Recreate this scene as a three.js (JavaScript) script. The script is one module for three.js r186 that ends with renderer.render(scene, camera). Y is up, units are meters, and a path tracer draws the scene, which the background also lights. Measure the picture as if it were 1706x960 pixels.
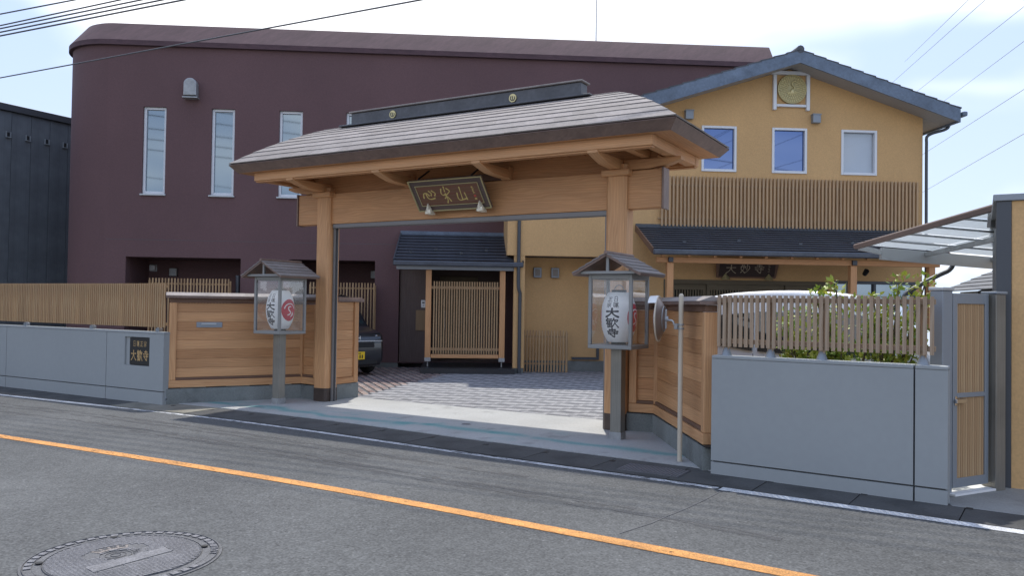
import * as THREE from 'three';
import { mergeGeometries } from 'three/addons/utils/BufferGeometryUtils.js';
import { RoundedBoxGeometry } from 'three/addons/geometries/RoundedBoxGeometry.js';
import { FontLoader } from 'three/addons/loaders/FontLoader.js';
import { TextGeometry } from 'three/addons/geometries/TextGeometry.js';

// ------------------------------------------------------------ noise
function mulberry(a) { return () => { a |= 0; a = a + 0x6D2B79F5 | 0; let t = Math.imul(a ^ a >>> 15, 1 | a); t = t + Math.imul(t ^ t >>> 7, 61 | t) ^ t; return ((t ^ t >>> 14) >>> 0) / 4294967296; }; }
const rnd = mulberry(20240607);
const rr = (a, b) => a + (b - a) * rnd();
const clamp = (x, a = 0, b = 1) => Math.min(b, Math.max(a, x));
const sstep = (a, b, x) => { const t = clamp((x - a) / (b - a)); return t * t * (3 - 2 * t); };
function lattice(seed) { const r = mulberry(seed), t = new Float32Array(65536); for (let i = 0; i < 65536; i++) t[i] = r(); return t; }
const LAT = lattice(77);
function pnoise(x, y, px, py, seed = 0) {              // periodic value noise
  const xi = Math.floor(x), yi = Math.floor(y), fx = x - xi, fy = y - yi;
  const u = fx * fx * (3 - 2 * fx), v = fy * fy * (3 - 2 * fy);
  const m = (a, p) => ((a % p) + p) % p;
  const x0 = m(xi, px), x1 = m(xi + 1, px), y0 = m(yi, py), y1 = m(yi + 1, py);
  const h = (a, b) => LAT[(a * 131 + b * 7919 + seed * 104729) & 65535];
  return (h(x0, y0) * (1 - u) + h(x1, y0) * u) * (1 - v) + (h(x0, y1) * (1 - u) + h(x1, y1) * u) * v;
}
function fbm(u, v, fx, fy, oct, seed) { let s = 0, a = .5, n = 0; for (let o = 0; o < oct; o++) { s += a * pnoise(u * fx, v * fy, fx, fy, seed + o); n += a; a *= .5; fx *= 2; fy *= 2; } return s / n; }

// ------------------------------------------------------------ camera, sky, sun, exposure
const scene = new THREE.Scene();
const camera = new THREE.PerspectiveCamera(39.14, 1706 / 960, 0.1, 600);
camera.rotation.order = 'YXZ';
camera.position.set(0, 1.6, 0);
camera.rotation.set(Math.atan2(27, 1350), 0, 0.0145);
const renderer = new THREE.WebGLRenderer({ antialias: true });
renderer.toneMapping = THREE.LinearToneMapping;
renderer.toneMappingExposure = 1.4;
renderer.shadowMap.enabled = true;
const SUN = new THREE.Vector3(0.03, 2.05, -1).normalize();
{ // sky: thin bright cloud over pale blue, whiter towards the sun
  const W = 1024, H = 512, d = new Float32Array(W * H * 4);
  for (let j = 0; j < H; j++) for (let i = 0; i < W; i++) {
    const phi = (i / W - .5) * 2 * Math.PI, th = ((j + .5) / H - .5) * Math.PI;
    const dir = new THREE.Vector3(Math.cos(th) * Math.cos(phi), Math.sin(th), Math.cos(th) * Math.sin(phi));
    const cs = clamp(dir.dot(SUN), -1, 1), up = Math.max(dir.y, 0);
    const air = Math.pow(1 - up, 3);
    let r = .29 + .24 * air, g = .42 + .24 * air, b = .75 + .09 * air;
    const glow = .30 * Math.pow(Math.max(cs, 0), 3) + .25 * Math.pow(Math.max(cs, 0), 12);
    r += glow * .9; g += glow * .95; b += glow;
    // streaky cloud sheet on a plane overhead
    const k = 1 / (up + .16), cu = dir.x * k * .10 + .5, cv = dir.z * k * .10 + .5;
    const warp = fbm(cu, cv, 6, 6, 4, 3);
    const c1 = fbm(cu * .9 + warp * .10, cv * 1.4 + warp * .05, 11, 11, 6, 9);
    const c2 = fbm(cu + .3, cv, 5, 5, 3, 21);
    let c = sstep(.44, .72, c1 * .85 + c2 * .22);
    c = Math.max(c, .16 * air);
    const cb = 1.12 + .3 * glow, shade = 1 - .06 * sstep(.55, .75, c1);
    r = r * (1 - c) + c * cb * shade * .985; g = g * (1 - c) + c * cb * shade * 1.0; b = b * (1 - c) + c * cb * (shade * .9 + .1) * 1.03;
    if (dir.y < 0) { const t = sstep(0, -.08, dir.y); r += (.22 - r) * t; g += (.22 - g) * t; b += (.22 - b) * t; }
    const q = (j * W + i) * 4; d[q] = r; d[q + 1] = g; d[q + 2] = b; d[q + 3] = 1;
  }
  const t = new THREE.DataTexture(d, W, H, THREE.RGBAFormat, THREE.FloatType);
  t.mapping = THREE.EquirectangularReflectionMapping; t.magFilter = t.minFilter = THREE.LinearFilter; t.wrapS = THREE.RepeatWrapping; t.needsUpdate = true;
  scene.background = t; scene.environment = t;
}
const sun = new THREE.DirectionalLight(new THREE.Color(1, .95, .87), 2.95);
sun.position.copy(SUN).multiplyScalar(60).add(new THREE.Vector3(0, 0, -12)); sun.target.position.set(0, 0, -12);
sun.castShadow = true; sun.shadow.radius = 2; sun.shadow.mapSize.set(4096, 4096);
Object.assign(sun.shadow.camera, { left: -30, right: 30, top: 30, bottom: -30, near: 1, far: 140 });
scene.add(sun, sun.target);

// ------------------------------------------------------------ textures
function tex(w, h, fn, srgb = true, sx = 1, sy = sx) {   // fn(u, v) -> [r, g, b] 0..1 ; one tile is sx by sy metres
  const d = new Uint8Array(w * h * 4);
  for (let j = 0; j < h; j++) for (let i = 0; i < w; i++) {
    const c = fn((i + .5) / w, (j + .5) / h), q = (j * w + i) * 4;
    d[q] = clamp(c[0]) * 255; d[q + 1] = clamp(c[1]) * 255; d[q + 2] = clamp(c[2]) * 255; d[q + 3] = 255;
  }
  const t = new THREE.DataTexture(d, w, h, THREE.RGBAFormat);
  t.wrapS = t.wrapT = THREE.RepeatWrapping; t.magFilter = THREE.LinearFilter; t.minFilter = THREE.LinearMipmapLinearFilter; t.generateMipmaps = true;
  if (srgb) t.colorSpace = THREE.SRGBColorSpace;
  t.repeat.set(1 / sx, 1 / sy); t.needsUpdate = true; return t;
}
const g3 = x => [x, x, x];
const asphaltTex = (() => {                                          // aggregate, pale chips, dark pits and worn patches
  const N = 2048, sp = mulberry(5);
  const speck = new Float32Array(N * N).fill(0);
  for (let k = 0; k < 90000; k++) {
    const x = sp() * N | 0, y = sp() * N | 0, big = sp(), v = sp() < .52 ? -(.10 + .2 * sp()) : (.06 + .26 * sp() * sp() + (sp() < .05 ? .3 : 0)), R = big < .7 ? 1 : big < .94 ? 2 : 3;
    for (let a = -R; a <= R; a++) for (let b = -R; b <= R; b++) if (a * a + b * b <= R * R) speck[((y + b + N) % N) * N + (x + a + N) % N] += v * .45;
  }
  return tex(N, N, (u, v) => {
    const f = pnoise(u * 512, v * 512, 512, 512, 1), m = fbm(u, v, 96, 96, 3, 4), l = fbm(u, v, 5, 5, 4, 8);
    const s = .66 + (f - .5) * .20 + (m - .5) * .09 + (l - .5) * .18 + speck[(v * N | 0) * N + (u * N | 0)];
    return [s, s * .995, s * 1.0];
  }, true, 6);
})();
const asphaltBump = tex(1024, 1024, (u, v) => g3(.5 * pnoise(u * 500, v * 500, 500, 500, 1) + .5 * pnoise(u * 220, v * 220, 220, 220, 2)), false, 3);
const concreteTex = tex(1024, 1024, (u, v) => { const a = fbm(u, v, 4, 4, 6, 31), b = pnoise(u * 300, v * 300, 300, 300, 5), c = sstep(.58, .8, fbm(u, v, 9, 9, 4, 61)); const s = .86 + (a - .5) * .30 + (b - .5) * .10 - c * .10; return [s, s, s * .985]; }, true, 3);
const plasterTex = tex(1024, 1024, (u, v) => { const a = fbm(u, v, 3, 2, 6, 41), b = pnoise(u * 260, v * 260, 260, 260, 6); const s = .92 + (a - .5) * .12 + (b - .5) * .06; return g3(s); }, true, 4);
const renderTex = tex(512, 512, (u, v) => { const a = fbm(u, v, 3, 2, 5, 43), b = pnoise(u * 128, v * 128, 128, 128, 6); return g3(.97 + (a - .5) * .07 + (b - .5) * .015); }, true, 5);
const plasterBump = tex(512, 512, (u, v) => g3(.6 * pnoise(u * 128, v * 128, 128, 128, 3) + .4 * pnoise(u * 60, v * 60, 60, 60, 8)), false, 1);
const woodTex = tex(1024, 512, (u, v) => {
  const w = fbm(u, v, 2, 6, 4, 51), ring = .5 + .5 * Math.sin((v * 26 + w * 5 + .3 * pnoise(u * 5, v * 40, 5, 40, 9)) * Math.PI * 2);
  const fib = fbm(u, v, 12, 256, 2, 53), l = fbm(u, v, 2, 5, 3, 57);
  const s = .88 + .045 * ring + (fib - .5) * .12 + (l - .5) * .16;
  return [s, s * (.99 - .03 * (1 - ring)), s * (.975 - .05 * (1 - ring))];
}, true, 2.2, .9);
const streakTex = tex(512, 512, (u, v) => { const a = fbm(u, v, 3, 160, 3, 71), l = fbm(u, v, 4, 4, 4, 73); const s = .88 + (a - .5) * .14 + (l - .5) * .18; return g3(s); }, true, 1);
const metalTex = tex(512, 512, (u, v) => { const a = fbm(u, v, 5, 5, 5, 81), b = fbm(u, v, 40, 40, 2, 83); const s = .88 + (a - .5) * .3 + (b - .5) * .12; return g3(s); }, true, 1.5);
const roughTex = tex(512, 512, (u, v) => g3(.75 + (fbm(u, v, 6, 6, 5, 87) - .5) * .6), false, 1.5);
const stoneTex = tex(512, 512, (u, v) => { const a = pnoise(u * 256, v * 256, 256, 256, 2), b = pnoise(u * 128, v * 128, 128, 128, 4), l = fbm(u, v, 6, 6, 4, 91); return g3(.82 + (a - .5) * .3 + (b - .5) * .16 + (l - .5) * .22); }, true, 1.2);

// ------------------------------------------------------------ materials (linear base colours)
const lin = (r, g, b) => new THREE.Color().setRGB(r, g, b);
const std = (r, g, b, rough, o = {}) => new THREE.MeshStandardMaterial({ color: lin(r, g, b), roughness: rough, metalness: 0, ...o });
const M = {
  asphalt: std(.212, .219, .214, .92, { map: asphaltTex, bumpMap: asphaltBump, bumpScale: .004 }),
  gutter: std(.10, .10, .10, .92, { map: concreteTex, bumpMap: asphaltBump, bumpScale: .003 }),
  gutterPale: std(.32, .30, .25, .92, { map: concreteTex, bumpMap: asphaltBump, bumpScale: .002 }),
  concrete: std(.46, .47, .45, .88, { map: concreteTex, bumpMap: plasterBump, bumpScale: .001 }),
  footing: std(.27, .29, .285, .9, { map: concreteTex, bumpMap: plasterBump, bumpScale: .001 }),
  greyWall: std(.325, .342, .338, .85, { map: renderTex }),
  joint: std(.10, .105, .11, .9),
  maroon: std(.145, .078, .079, .8, { map: plasterTex, bumpMap: plasterBump, bumpScale: .0015 }),
  maroonMetal: std(.118, .066, .074, .85, { map: metalTex }),
  yellow: std(.70, .435, .195, .85, { map: plasterTex, bumpMap: plasterBump, bumpScale: .0015 }),
  soffit: std(.42, .40, .38, .7, { map: plasterTex }),
  steel: std(.16, .21, .28, .5, { map: metalTex }),
  darkRoof: std(.10, .112, .135, .48, { map: metalTex, roughnessMap: roughTex, metalness: .2 }),
  darkSteel: std(.07, .076, .085, .45, { metalness: .3 }),
  blackTile: std(.035, .037, .042, .4, { map: stoneTex }),
  darkWall: std(.145, .165, .185, .6, { map: streakTex }),
  wood: [std(.65, .355, .165, .6, { map: woodTex }), std(.70, .395, .19, .6, { map: woodTex }), std(.60, .315, .14, .6, { map: woodTex })],
  woodDark: std(.20, .115, .075, .65, { map: woodTex }),
  slat: [std(.48, .325, .175, .7, { map: woodTex }), std(.52, .36, .20, .7, { map: woodTex }), std(.44, .29, .155, .7, { map: woodTex })],
  slatBrown: [std(.42, .32, .225, .7, { map: woodTex }), std(.46, .355, .255, .7, { map: woodTex })],
  slatGrey: [std(.54, .375, .215, .7, { map: woodTex }), std(.58, .41, .245, .7, { map: woodTex })],
  copperSheet: [std(.33, .295, .275, .85, { map: metalTex, bumpMap: plasterBump, bumpScale: .001, metalness: 0 }), std(.36, .32, .30, .85, { map: metalTex, bumpMap: plasterBump, bumpScale: .001, metalness: 0 }), std(.305, .27, .25, .85, { map: metalTex, bumpMap: plasterBump, bumpScale: .001, metalness: 0 })],
  copperEdge: std(.27, .185, .15, .5, { map: metalTex, metalness: .3 }),
  ridge: std(.11, .112, .122, .45, { map: metalTex, metalness: .3 }),
  shoe: std(.10, .072, .058, .55, { map: metalTex, metalness: .3 }),
  gold: std(.58, .50, .26, .42, { metalness: .6 }),
  goldPaint: std(.46, .40, .21, .55, { metalness: .3 }),
  alu: std(.46, .475, .48, .42, { metalness: .35 }),
  whiteFrame: std(.70, .72, .74, .45),
  greyMetal: std(.26, .285, .31, .45, { metalness: .3 }),
  stainless: std(.30, .285, .25, .42, { metalness: .6, map: streakTex }),
  cabinetFrame: std(.25, .25, .24, .45, { metalness: .3 }),
  guide: std(.20, .19, .185, .5, { metalness: .3 }),
  carportEdge: std(.15, .105, .085, .5),
  farWire: std(.42, .42, .43, .6),
  galv: std(.45, .46, .46, .5, { metalness: .5, map: metalTex }),
  pole: std(.55, .48, .37, .5),
  glass: new THREE.MeshPhysicalMaterial({ color: 0xffffff, roughness: .02, transmission: 1, thickness: 0, ior: 1.5 }),
  mirrorGlass: std(.10, .15, .30, .03, { metalness: 1 }),
  paleGlass: std(.22, .27, .31, .05, { metalness: .85 }),
  blind: std(.43, .48, .53, .35),
  darkGlass: new THREE.MeshPhysicalMaterial({ color: lin(.02, .03, .032), roughness: .04, clearcoat: 1, clearcoatRoughness: .02 }),
  teal: new THREE.MeshPhysicalMaterial({ color: lin(.10, .16, .16), roughness: .05, clearcoat: 1, clearcoatRoughness: .02 }),
  poly: new THREE.MeshPhysicalMaterial({ color: lin(.82, .86, .88), roughness: .75, transmission: .7, thickness: 0 }),
  carBlack: new THREE.MeshPhysicalMaterial({ color: lin(.012, .012, .014), roughness: .3, clearcoat: 1, clearcoatRoughness: .05 }),
  carWhite: new THREE.MeshPhysicalMaterial({ color: lin(.78, .78, .77), roughness: .35, clearcoat: 1, clearcoatRoughness: .05 }),
  rubber: std(.02, .02, .02, .85),
  chrome: std(.7, .7, .72, .15, { metalness: 1 }),
  lens: new THREE.MeshPhysicalMaterial({ color: lin(.65, .68, .7), roughness: .1, clearcoat: 1 }),
  plate: std(.72, .50, .03, .5),
  black: std(.012, .012, .012, .6),
  white: std(.75, .75, .73, .6),
  cable: std(.09, .09, .095, .6),
  iron: std(.24, .238, .25, .55, { map: stoneTex, metalness: .25, bumpMap: asphaltBump, bumpScale: .002 }),
  ironDark: std(.15, .15, .155, .7, { map: stoneTex }),
  ironTan: std(.27, .235, .21, .6, { map: stoneTex }),
  brownDoor: std(.13, .095, .088, .6, { map: woodTex }),
  khaki: std(.17, .145, .095, .7, { map: woodTex }),
  tan: std(.30, .21, .12, .7, { map: woodTex }),
  bark: std(.12, .09, .06, .9),
  tileGrey: std(.10, .105, .115, .6, { map: metalTex }),
};

// ------------------------------------------------------------ builders
const taken = new Map();
function numbered(n) { const k = taken.get(n) || 0; taken.set(n, k + 1); return k ? n + '_' + String(k).padStart(3, '0') : n; }
// uv in metres by box projection, grain running along axis a ('x','y','z')
function metre(g, a = 'x', off = 0) {
  const src = g.index ? g.toNonIndexed() : g;
  const p = src.attributes.position, n = src.attributes.normal, uv = new Float32Array(p.count * 2);
  const ax = 'xyz'.indexOf(a);
  for (let i = 0; i < p.count; i += 3) {
    const N = [0, 0, 0]; for (let k = 0; k < 3; k++) { N[0] += Math.abs(n.getX(i + k)); N[1] += Math.abs(n.getY(i + k)); N[2] += Math.abs(n.getZ(i + k)); }
    const dm = N[0] > N[1] ? (N[0] > N[2] ? 0 : 2) : (N[1] > N[2] ? 1 : 2);
    let ua = ax, va; if (dm === ax) { ua = (ax + 1) % 3; va = (ax + 2) % 3; } else va = 3 - ax - dm;
    for (let k = 0; k < 3; k++) { const P = [p.getX(i + k), p.getY(i + k), p.getZ(i + k)]; uv[(i + k) * 2] = P[ua] + off; uv[(i + k) * 2 + 1] = P[va] + off * .37; }
  }
  src.setAttribute('uv', new THREE.BufferAttribute(uv, 2)); return src;
}
function mesh(name, geo, mat, parent) { const o = new THREE.Mesh(geo, mat); o.name = name; parent.add(o); return o; }
const bx = (x0, x1, y0, y1, z0, z1, a, off) => metre(new THREE.BoxGeometry(Math.abs(x1 - x0), Math.abs(y1 - y0), Math.abs(z1 - z0)).translate((x0 + x1) / 2, (y0 + y1) / 2, (z0 + z1) / 2), a, off);
const rbx = (x0, x1, y0, y1, z0, z1, r = .01, a, off) => metre(new RoundedBoxGeometry(Math.abs(x1 - x0), Math.abs(y1 - y0), Math.abs(z1 - z0), 2, r).translate((x0 + x1) / 2, (y0 + y1) / 2, (z0 + z1) / 2), a, off);
const cyl = (r0, r1, h, x, y, z, seg = 16) => new THREE.CylinderGeometry(r1, r0, h, seg).translate(x, y + h / 2, z);
const merge = gs => mergeGeometries(gs.map(g => { const h = g.index ? g.toNonIndexed() : g; for (const k of Object.keys(h.attributes)) if (!['position', 'normal', 'uv'].includes(k)) h.deleteAttribute(k); return h; }));
function bar(p, q, w, h = w, a = 'z', off = 0) {                     // box beam between two points, h measured upwards
  const P = new THREE.Vector3(...p), Q = new THREE.Vector3(...q), d = Q.clone().sub(P), L = d.length();
  const g = metre(new THREE.BoxGeometry(w, h, L), 'z', off);
  const o = new THREE.Object3D(); o.position.copy(P).add(Q).multiplyScalar(.5); o.lookAt(Q); o.updateMatrix();
  return g.applyMatrix4(o.matrix);
}
function tube(pts, r, seg = 24, rs = 6) { return new THREE.TubeGeometry(new THREE.CatmullRomCurve3(pts.map(p => new THREE.Vector3(...p))), seg, r, rs); }
function poly(pts, depth, holes = [], bevel = 0) {                    // XY outline extruded along +z
  const s = new THREE.Shape(pts.map(p => new THREE.Vector2(...p)));
  for (const h of holes) s.holes.push(new THREE.Path(h.map(p => new THREE.Vector2(...p))));
  return new THREE.ExtrudeGeometry(s, { depth, bevelEnabled: bevel > 0, bevelSize: bevel, bevelThickness: bevel, bevelOffset: -bevel, bevelSegments: 2, curveSegments: 24 });
}
const rect = (x0, x1, y0, y1) => [[x0, y0], [x1, y0], [x1, y1], [x0, y1]];
function plate(a, b, c, d, t) {                                       // slab on the quad a b c d, t thick below its face
  const V = [a, b, c, d].map(p => new THREE.Vector3(...p));
  const n = V[1].clone().sub(V[0]).cross(V[3].clone().sub(V[0])).normalize().multiplyScalar(-t);
  const W = V.map(v => v.clone().add(n)), pos = [], uv = [];
  const L = V[0].distanceTo(V[1]), S = V[0].distanceTo(V[3]);
  const quad = (p, q, r, s) => { for (const v of [p, q, r, p, r, s]) pos.push(v.x, v.y, v.z); uv.push(0, 0, L, 0, L, S, 0, 0, L, S, 0, S); };
  quad(V[0], V[1], V[2], V[3]); quad(W[3], W[2], W[1], W[0]);
  for (let i = 0; i < 4; i++) { const j = (i + 1) % 4; quad(W[i], W[j], V[j], V[i]); }
  const g = new THREE.BufferGeometry(); g.setAttribute('position', new THREE.Float32BufferAttribute(pos, 3)); g.setAttribute('uv', new THREE.Float32BufferAttribute(uv, 2)); g.computeVertexNormals(); return g;
}
const deg = Math.PI / 180;
function frame(ox, oz, angle) { const a = angle * deg, c = Math.cos(a), s = Math.sin(a); return { rot: a, at: (x, y, z) => [ox + c * x + s * z, y, oz - s * x + c * z] }; }
const GATE = frame(-.79, -11.69, -30.5), HALL = frame(-2.95, -19.87, 4), LWALL = frame(-5.22, -12.21, -30), RWALL = frame(1.92, -7.77, -34.2);
function thing(name, label, category, fr, pos = [0, 0, 0], group, turn = 0) {
  const o = new THREE.Group(); o.name = numbered(name); scene.add(o);
  o.position.set(...(fr ? fr.at(...pos) : pos)); o.rotation.y = (fr ? fr.rot : 0) + turn;
  o.userData = { label, category }; if (group) o.userData.group = group; return o;
}
function setting(name, geo, mat) { const o = mesh(name, geo, mat, scene); o.userData.kind = 'structure'; return o; }
function copyOf(root, fr, pos, label, turn = 0) {
  const c = root.clone(); c.name = numbered(root.name.replace(/_\d{3}$/, '')); scene.add(c); c.position.set(...fr.at(...pos)); c.rotation.y = fr.rot + turn; c.userData = { ...root.userData, label }; return c;
}

// ------------------------------------------------------------ ground, road, markings
function pathOf(pts) { const c = new THREE.CatmullRomCurve3(pts.map(([x, z]) => new THREE.Vector3(x, 0, z)), false, 'centripetal'); c.arcLengthDivisions = 800; return c; }
const edge = pathOf([[-50, -35.2], [-26, -22.6], [-13, -15.75], [-8.33, -13.26], [-3.57, -10.72], [-.31, -8.57], [1.86, -7.17], [3.73, -5.89], [8, -3], [20, 5.2], [40, 19]]);
const centre = pathOf([[-46, -31], [-20, -16.9], [-10, -11.55], [-5.85, -9.33], [-1.85, -7.15], [.63, -5.59], [1.75, -4.86], [4, -3.35], [10, .7], [36, 18.6]]);
function offs(path, t, o) { const p = path.getPointAt(t), d = path.getTangentAt(t); return [p.x + d.z * o, p.z - d.x * o]; }
function ribbon(path, o0, o1, y, t0 = 0, t1 = 1, n = 120) {
  const pos = [], uv = [], idx = [], L = path.getLength();
  for (let i = 0; i <= n; i++) {
    const t = t0 + (t1 - t0) * i / n;
    for (const o of [o0, o1]) { const [x, z] = offs(path, t, o); pos.push(x, y, z); uv.push(t * L, o); }
    if (i < n) { const k = i * 2; idx.push(k, k + 2, k + 1, k + 1, k + 2, k + 3); }
  }
  const g = new THREE.BufferGeometry(); g.setAttribute('position', new THREE.Float32BufferAttribute(pos, 3)); g.setAttribute('uv', new THREE.Float32BufferAttribute(uv, 2));
  g.setIndex(o1 > o0 ? idx : idx.reverse()); g.computeVertexNormals(); return g;
}
function nearT(path, x) { let a = 0, b = 1; for (let k = 0; k < 40; k++) { const m = (a + b) / 2; if (path.getPointAt(m).x < x) a = m; else b = m; } return (a + b) / 2; }
function flat(pts, y, m = 1) {                                       // polygon of [x, z] facing up, uv in metres
  const s = new THREE.Shape(pts.map(([x, z]) => new THREE.Vector2(x, -z)));
  return new THREE.ShapeGeometry(s).rotateX(-Math.PI / 2).translate(0, y, 0);
}
setting('ground', new THREE.PlaneGeometry(600, 600).rotateX(-Math.PI / 2).translate(0, -.03, 0), std(.26, .26, .25, .95, { map: concreteTex }));
const road = setting('road', ribbon(edge, .03, -9, 0, 0, 1, 200), M.asphalt);
{ // an old trench joint across the lane and faint tyre tracks beside the edge line
  const seam = std(.10, .10, .105, .95);
  const pts = [[1.86, -7.1], [1.60, -6.72], [1.38, -6.42], [1.2, -6.2], [1.05, -6.0], [.78, -5.72]];
  for (let i = 0; i < pts.length - 1; i++) { const [a, b] = [pts[i], pts[i + 1]], w = .006; mesh('road_joint', flat([[a[0] - w, a[1]], [a[0] + w, a[1]], [b[0] + w, b[1]], [b[0] - w, b[1]]], .0035), seam, road); }
  const rub = tex(512, 128, (u, v) => { const e = sstep(0, .3, v) * sstep(1, .7, v), n = fbm(u, v, 24, 6, 4, 5); return g3(e * sstep(.45, .75, n + .08) * .6); }, false, 4, .16);
  const rubber = std(.09, .09, .092, .9, { alphaMap: rub, transparent: true });
  for (const [o, t0, t1] of [[-.62, -12, .5], [-.78, -9, -1], [-1.12, -10, 1.6], [-1.25, -4, 2.6]]) {
    const g = ribbon(edge, o - .08, o + .08, .003, nearT(edge, t0), nearT(edge, t1), 60);
    const uv = g.attributes.uv; for (let i = 0; i < uv.count; i++) uv.setY(i, i % 2 ? .159 : .001);
    mesh('tyre_mark', g, rubber, road);
  }
}
function paint(name, path, o, w, t0, t1, r, g, b, wear, label, seed) {
  const a = tex(2048, 64, (u, v) => {
    const n = fbm(u, v, 160, 8, 4, seed), e = Math.min(v, 1 - v), f = pnoise(u * 1400, v * 44, 1400, 44, seed), l = fbm(u, v, 9, 1, 3, seed + 7);
    const k = wear + (l - .5) * wear * .9;
    return g3(clamp(sstep(k - .06, k + .06, n * .8 + f * .2 + .15) * sstep(0, .10 + wear * .25 * n, e + .02)));
  }, false, 12, w);
  const m = std(r, g, b, .7, { alphaMap: a, transparent: true, map: stoneTex });
  const geo = ribbon(path, o - w / 2, o + w / 2, .0045, t0, t1, 90);
  const uv = geo.attributes.uv; for (let i = 0; i < uv.count; i++) uv.setY(i, i % 2 ? w * .999 : w * .001);
  const q = setting(name, geo, m); q.userData.label = label; return q;
}
paint('edge_line', edge, 0, .13, nearT(edge, -30), nearT(edge, -5.9), .72, .73, .74, .32, 'white painted edge line along the grey wall', 11);
paint('edge_line_001', edge, -.005, .10, nearT(edge, -5.9), nearT(edge, 1.84), .70, .71, .72, .52, 'worn white edge line along the dark gutter', 14);
paint('edge_line_002', edge, 0, .14, nearT(edge, 1.86), nearT(edge, 20), .74, .75, .76, .28, 'fresh white edge line below the tall grey wall', 17);
paint('centre_line', centre, 0, .15, nearT(centre, -30), nearT(centre, 20), .80, .36, .09, .40, 'orange centre line of the road', 23);

// covered gutter: one slab after another
const gutter = setting('gutter_bed', ribbon(edge, .03, .74, -.012, 0, 1, 160), M.joint);
{
  const L = edge.getLength(), t0 = nearT(edge, -13), t1 = nearT(edge, 6), n = Math.round((t1 - t0) * L / .8);
  for (let i = 0; i < n; i++) {
    const a = t0 + (t1 - t0) * (i + .006) / n, b = t0 + (t1 - t0) * (i + .994) / n;
    const A = offs(edge, a, .075), B = offs(edge, b, .075), C = offs(edge, b, .70), D = offs(edge, a, .70), mid = (A[0] + C[0]) / 2;
    const y = .008 + rr(-.002, .002);
    mesh('gutter_cover', plate([A[0], y, A[1]], [B[0], y, B[1]], [C[0], y + .004, C[1]], [D[0], y + .004, D[1]], .03), mid > -5.6 && mid < -4.7 ? M.gutterPale : M.gutter, gutter);
    // lifting notch at the wall-side corner
    const N0 = offs(edge, a, .50), N1 = offs(edge, a + .05 / L, .50), N2 = offs(edge, a + .05 / L, .56), N3 = offs(edge, a, .56);
    mesh('lifting_notch', plate([N0[0], y + .006, N0[1]], [N1[0], y + .006, N1[1]], [N2[0], y + .006, N2[1]], [N3[0], y + .006, N3[1]], .004), M.black, gutter);
  }
  const grate = thing('gutter_grate', 'dark iron gutter grate set in the gutter covers', 'grate', null, [0, 0, 0]);
  const ga = nearT(edge, .95), gb = ga + .62 / L;
  const P = offs(edge, ga, .16), Q = offs(edge, gb, .16), R = offs(edge, gb, .50), S = offs(edge, ga, .50);
  mesh('frame', plate([P[0], .0165, P[1]], [Q[0], .0165, Q[1]], [R[0], .0185, R[1]], [S[0], .0185, S[1]], .008), M.ironDark, grate);
  for (let k = 0; k < 20; k++) { const a = ga + (gb - ga) * (k + .25) / 20, b = ga + (gb - ga) * (k + .7) / 20; const p = offs(edge, a, .18), q = offs(edge, b, .18), r = offs(edge, b, .48), s = offs(edge, a, .48); mesh('bar', plate([p[0], .0215, p[1]], [q[0], .0215, q[1]], [r[0], .0235, r[1]], [s[0], .0235, s[1]], .006), M.iron, grate); }
}
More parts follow.
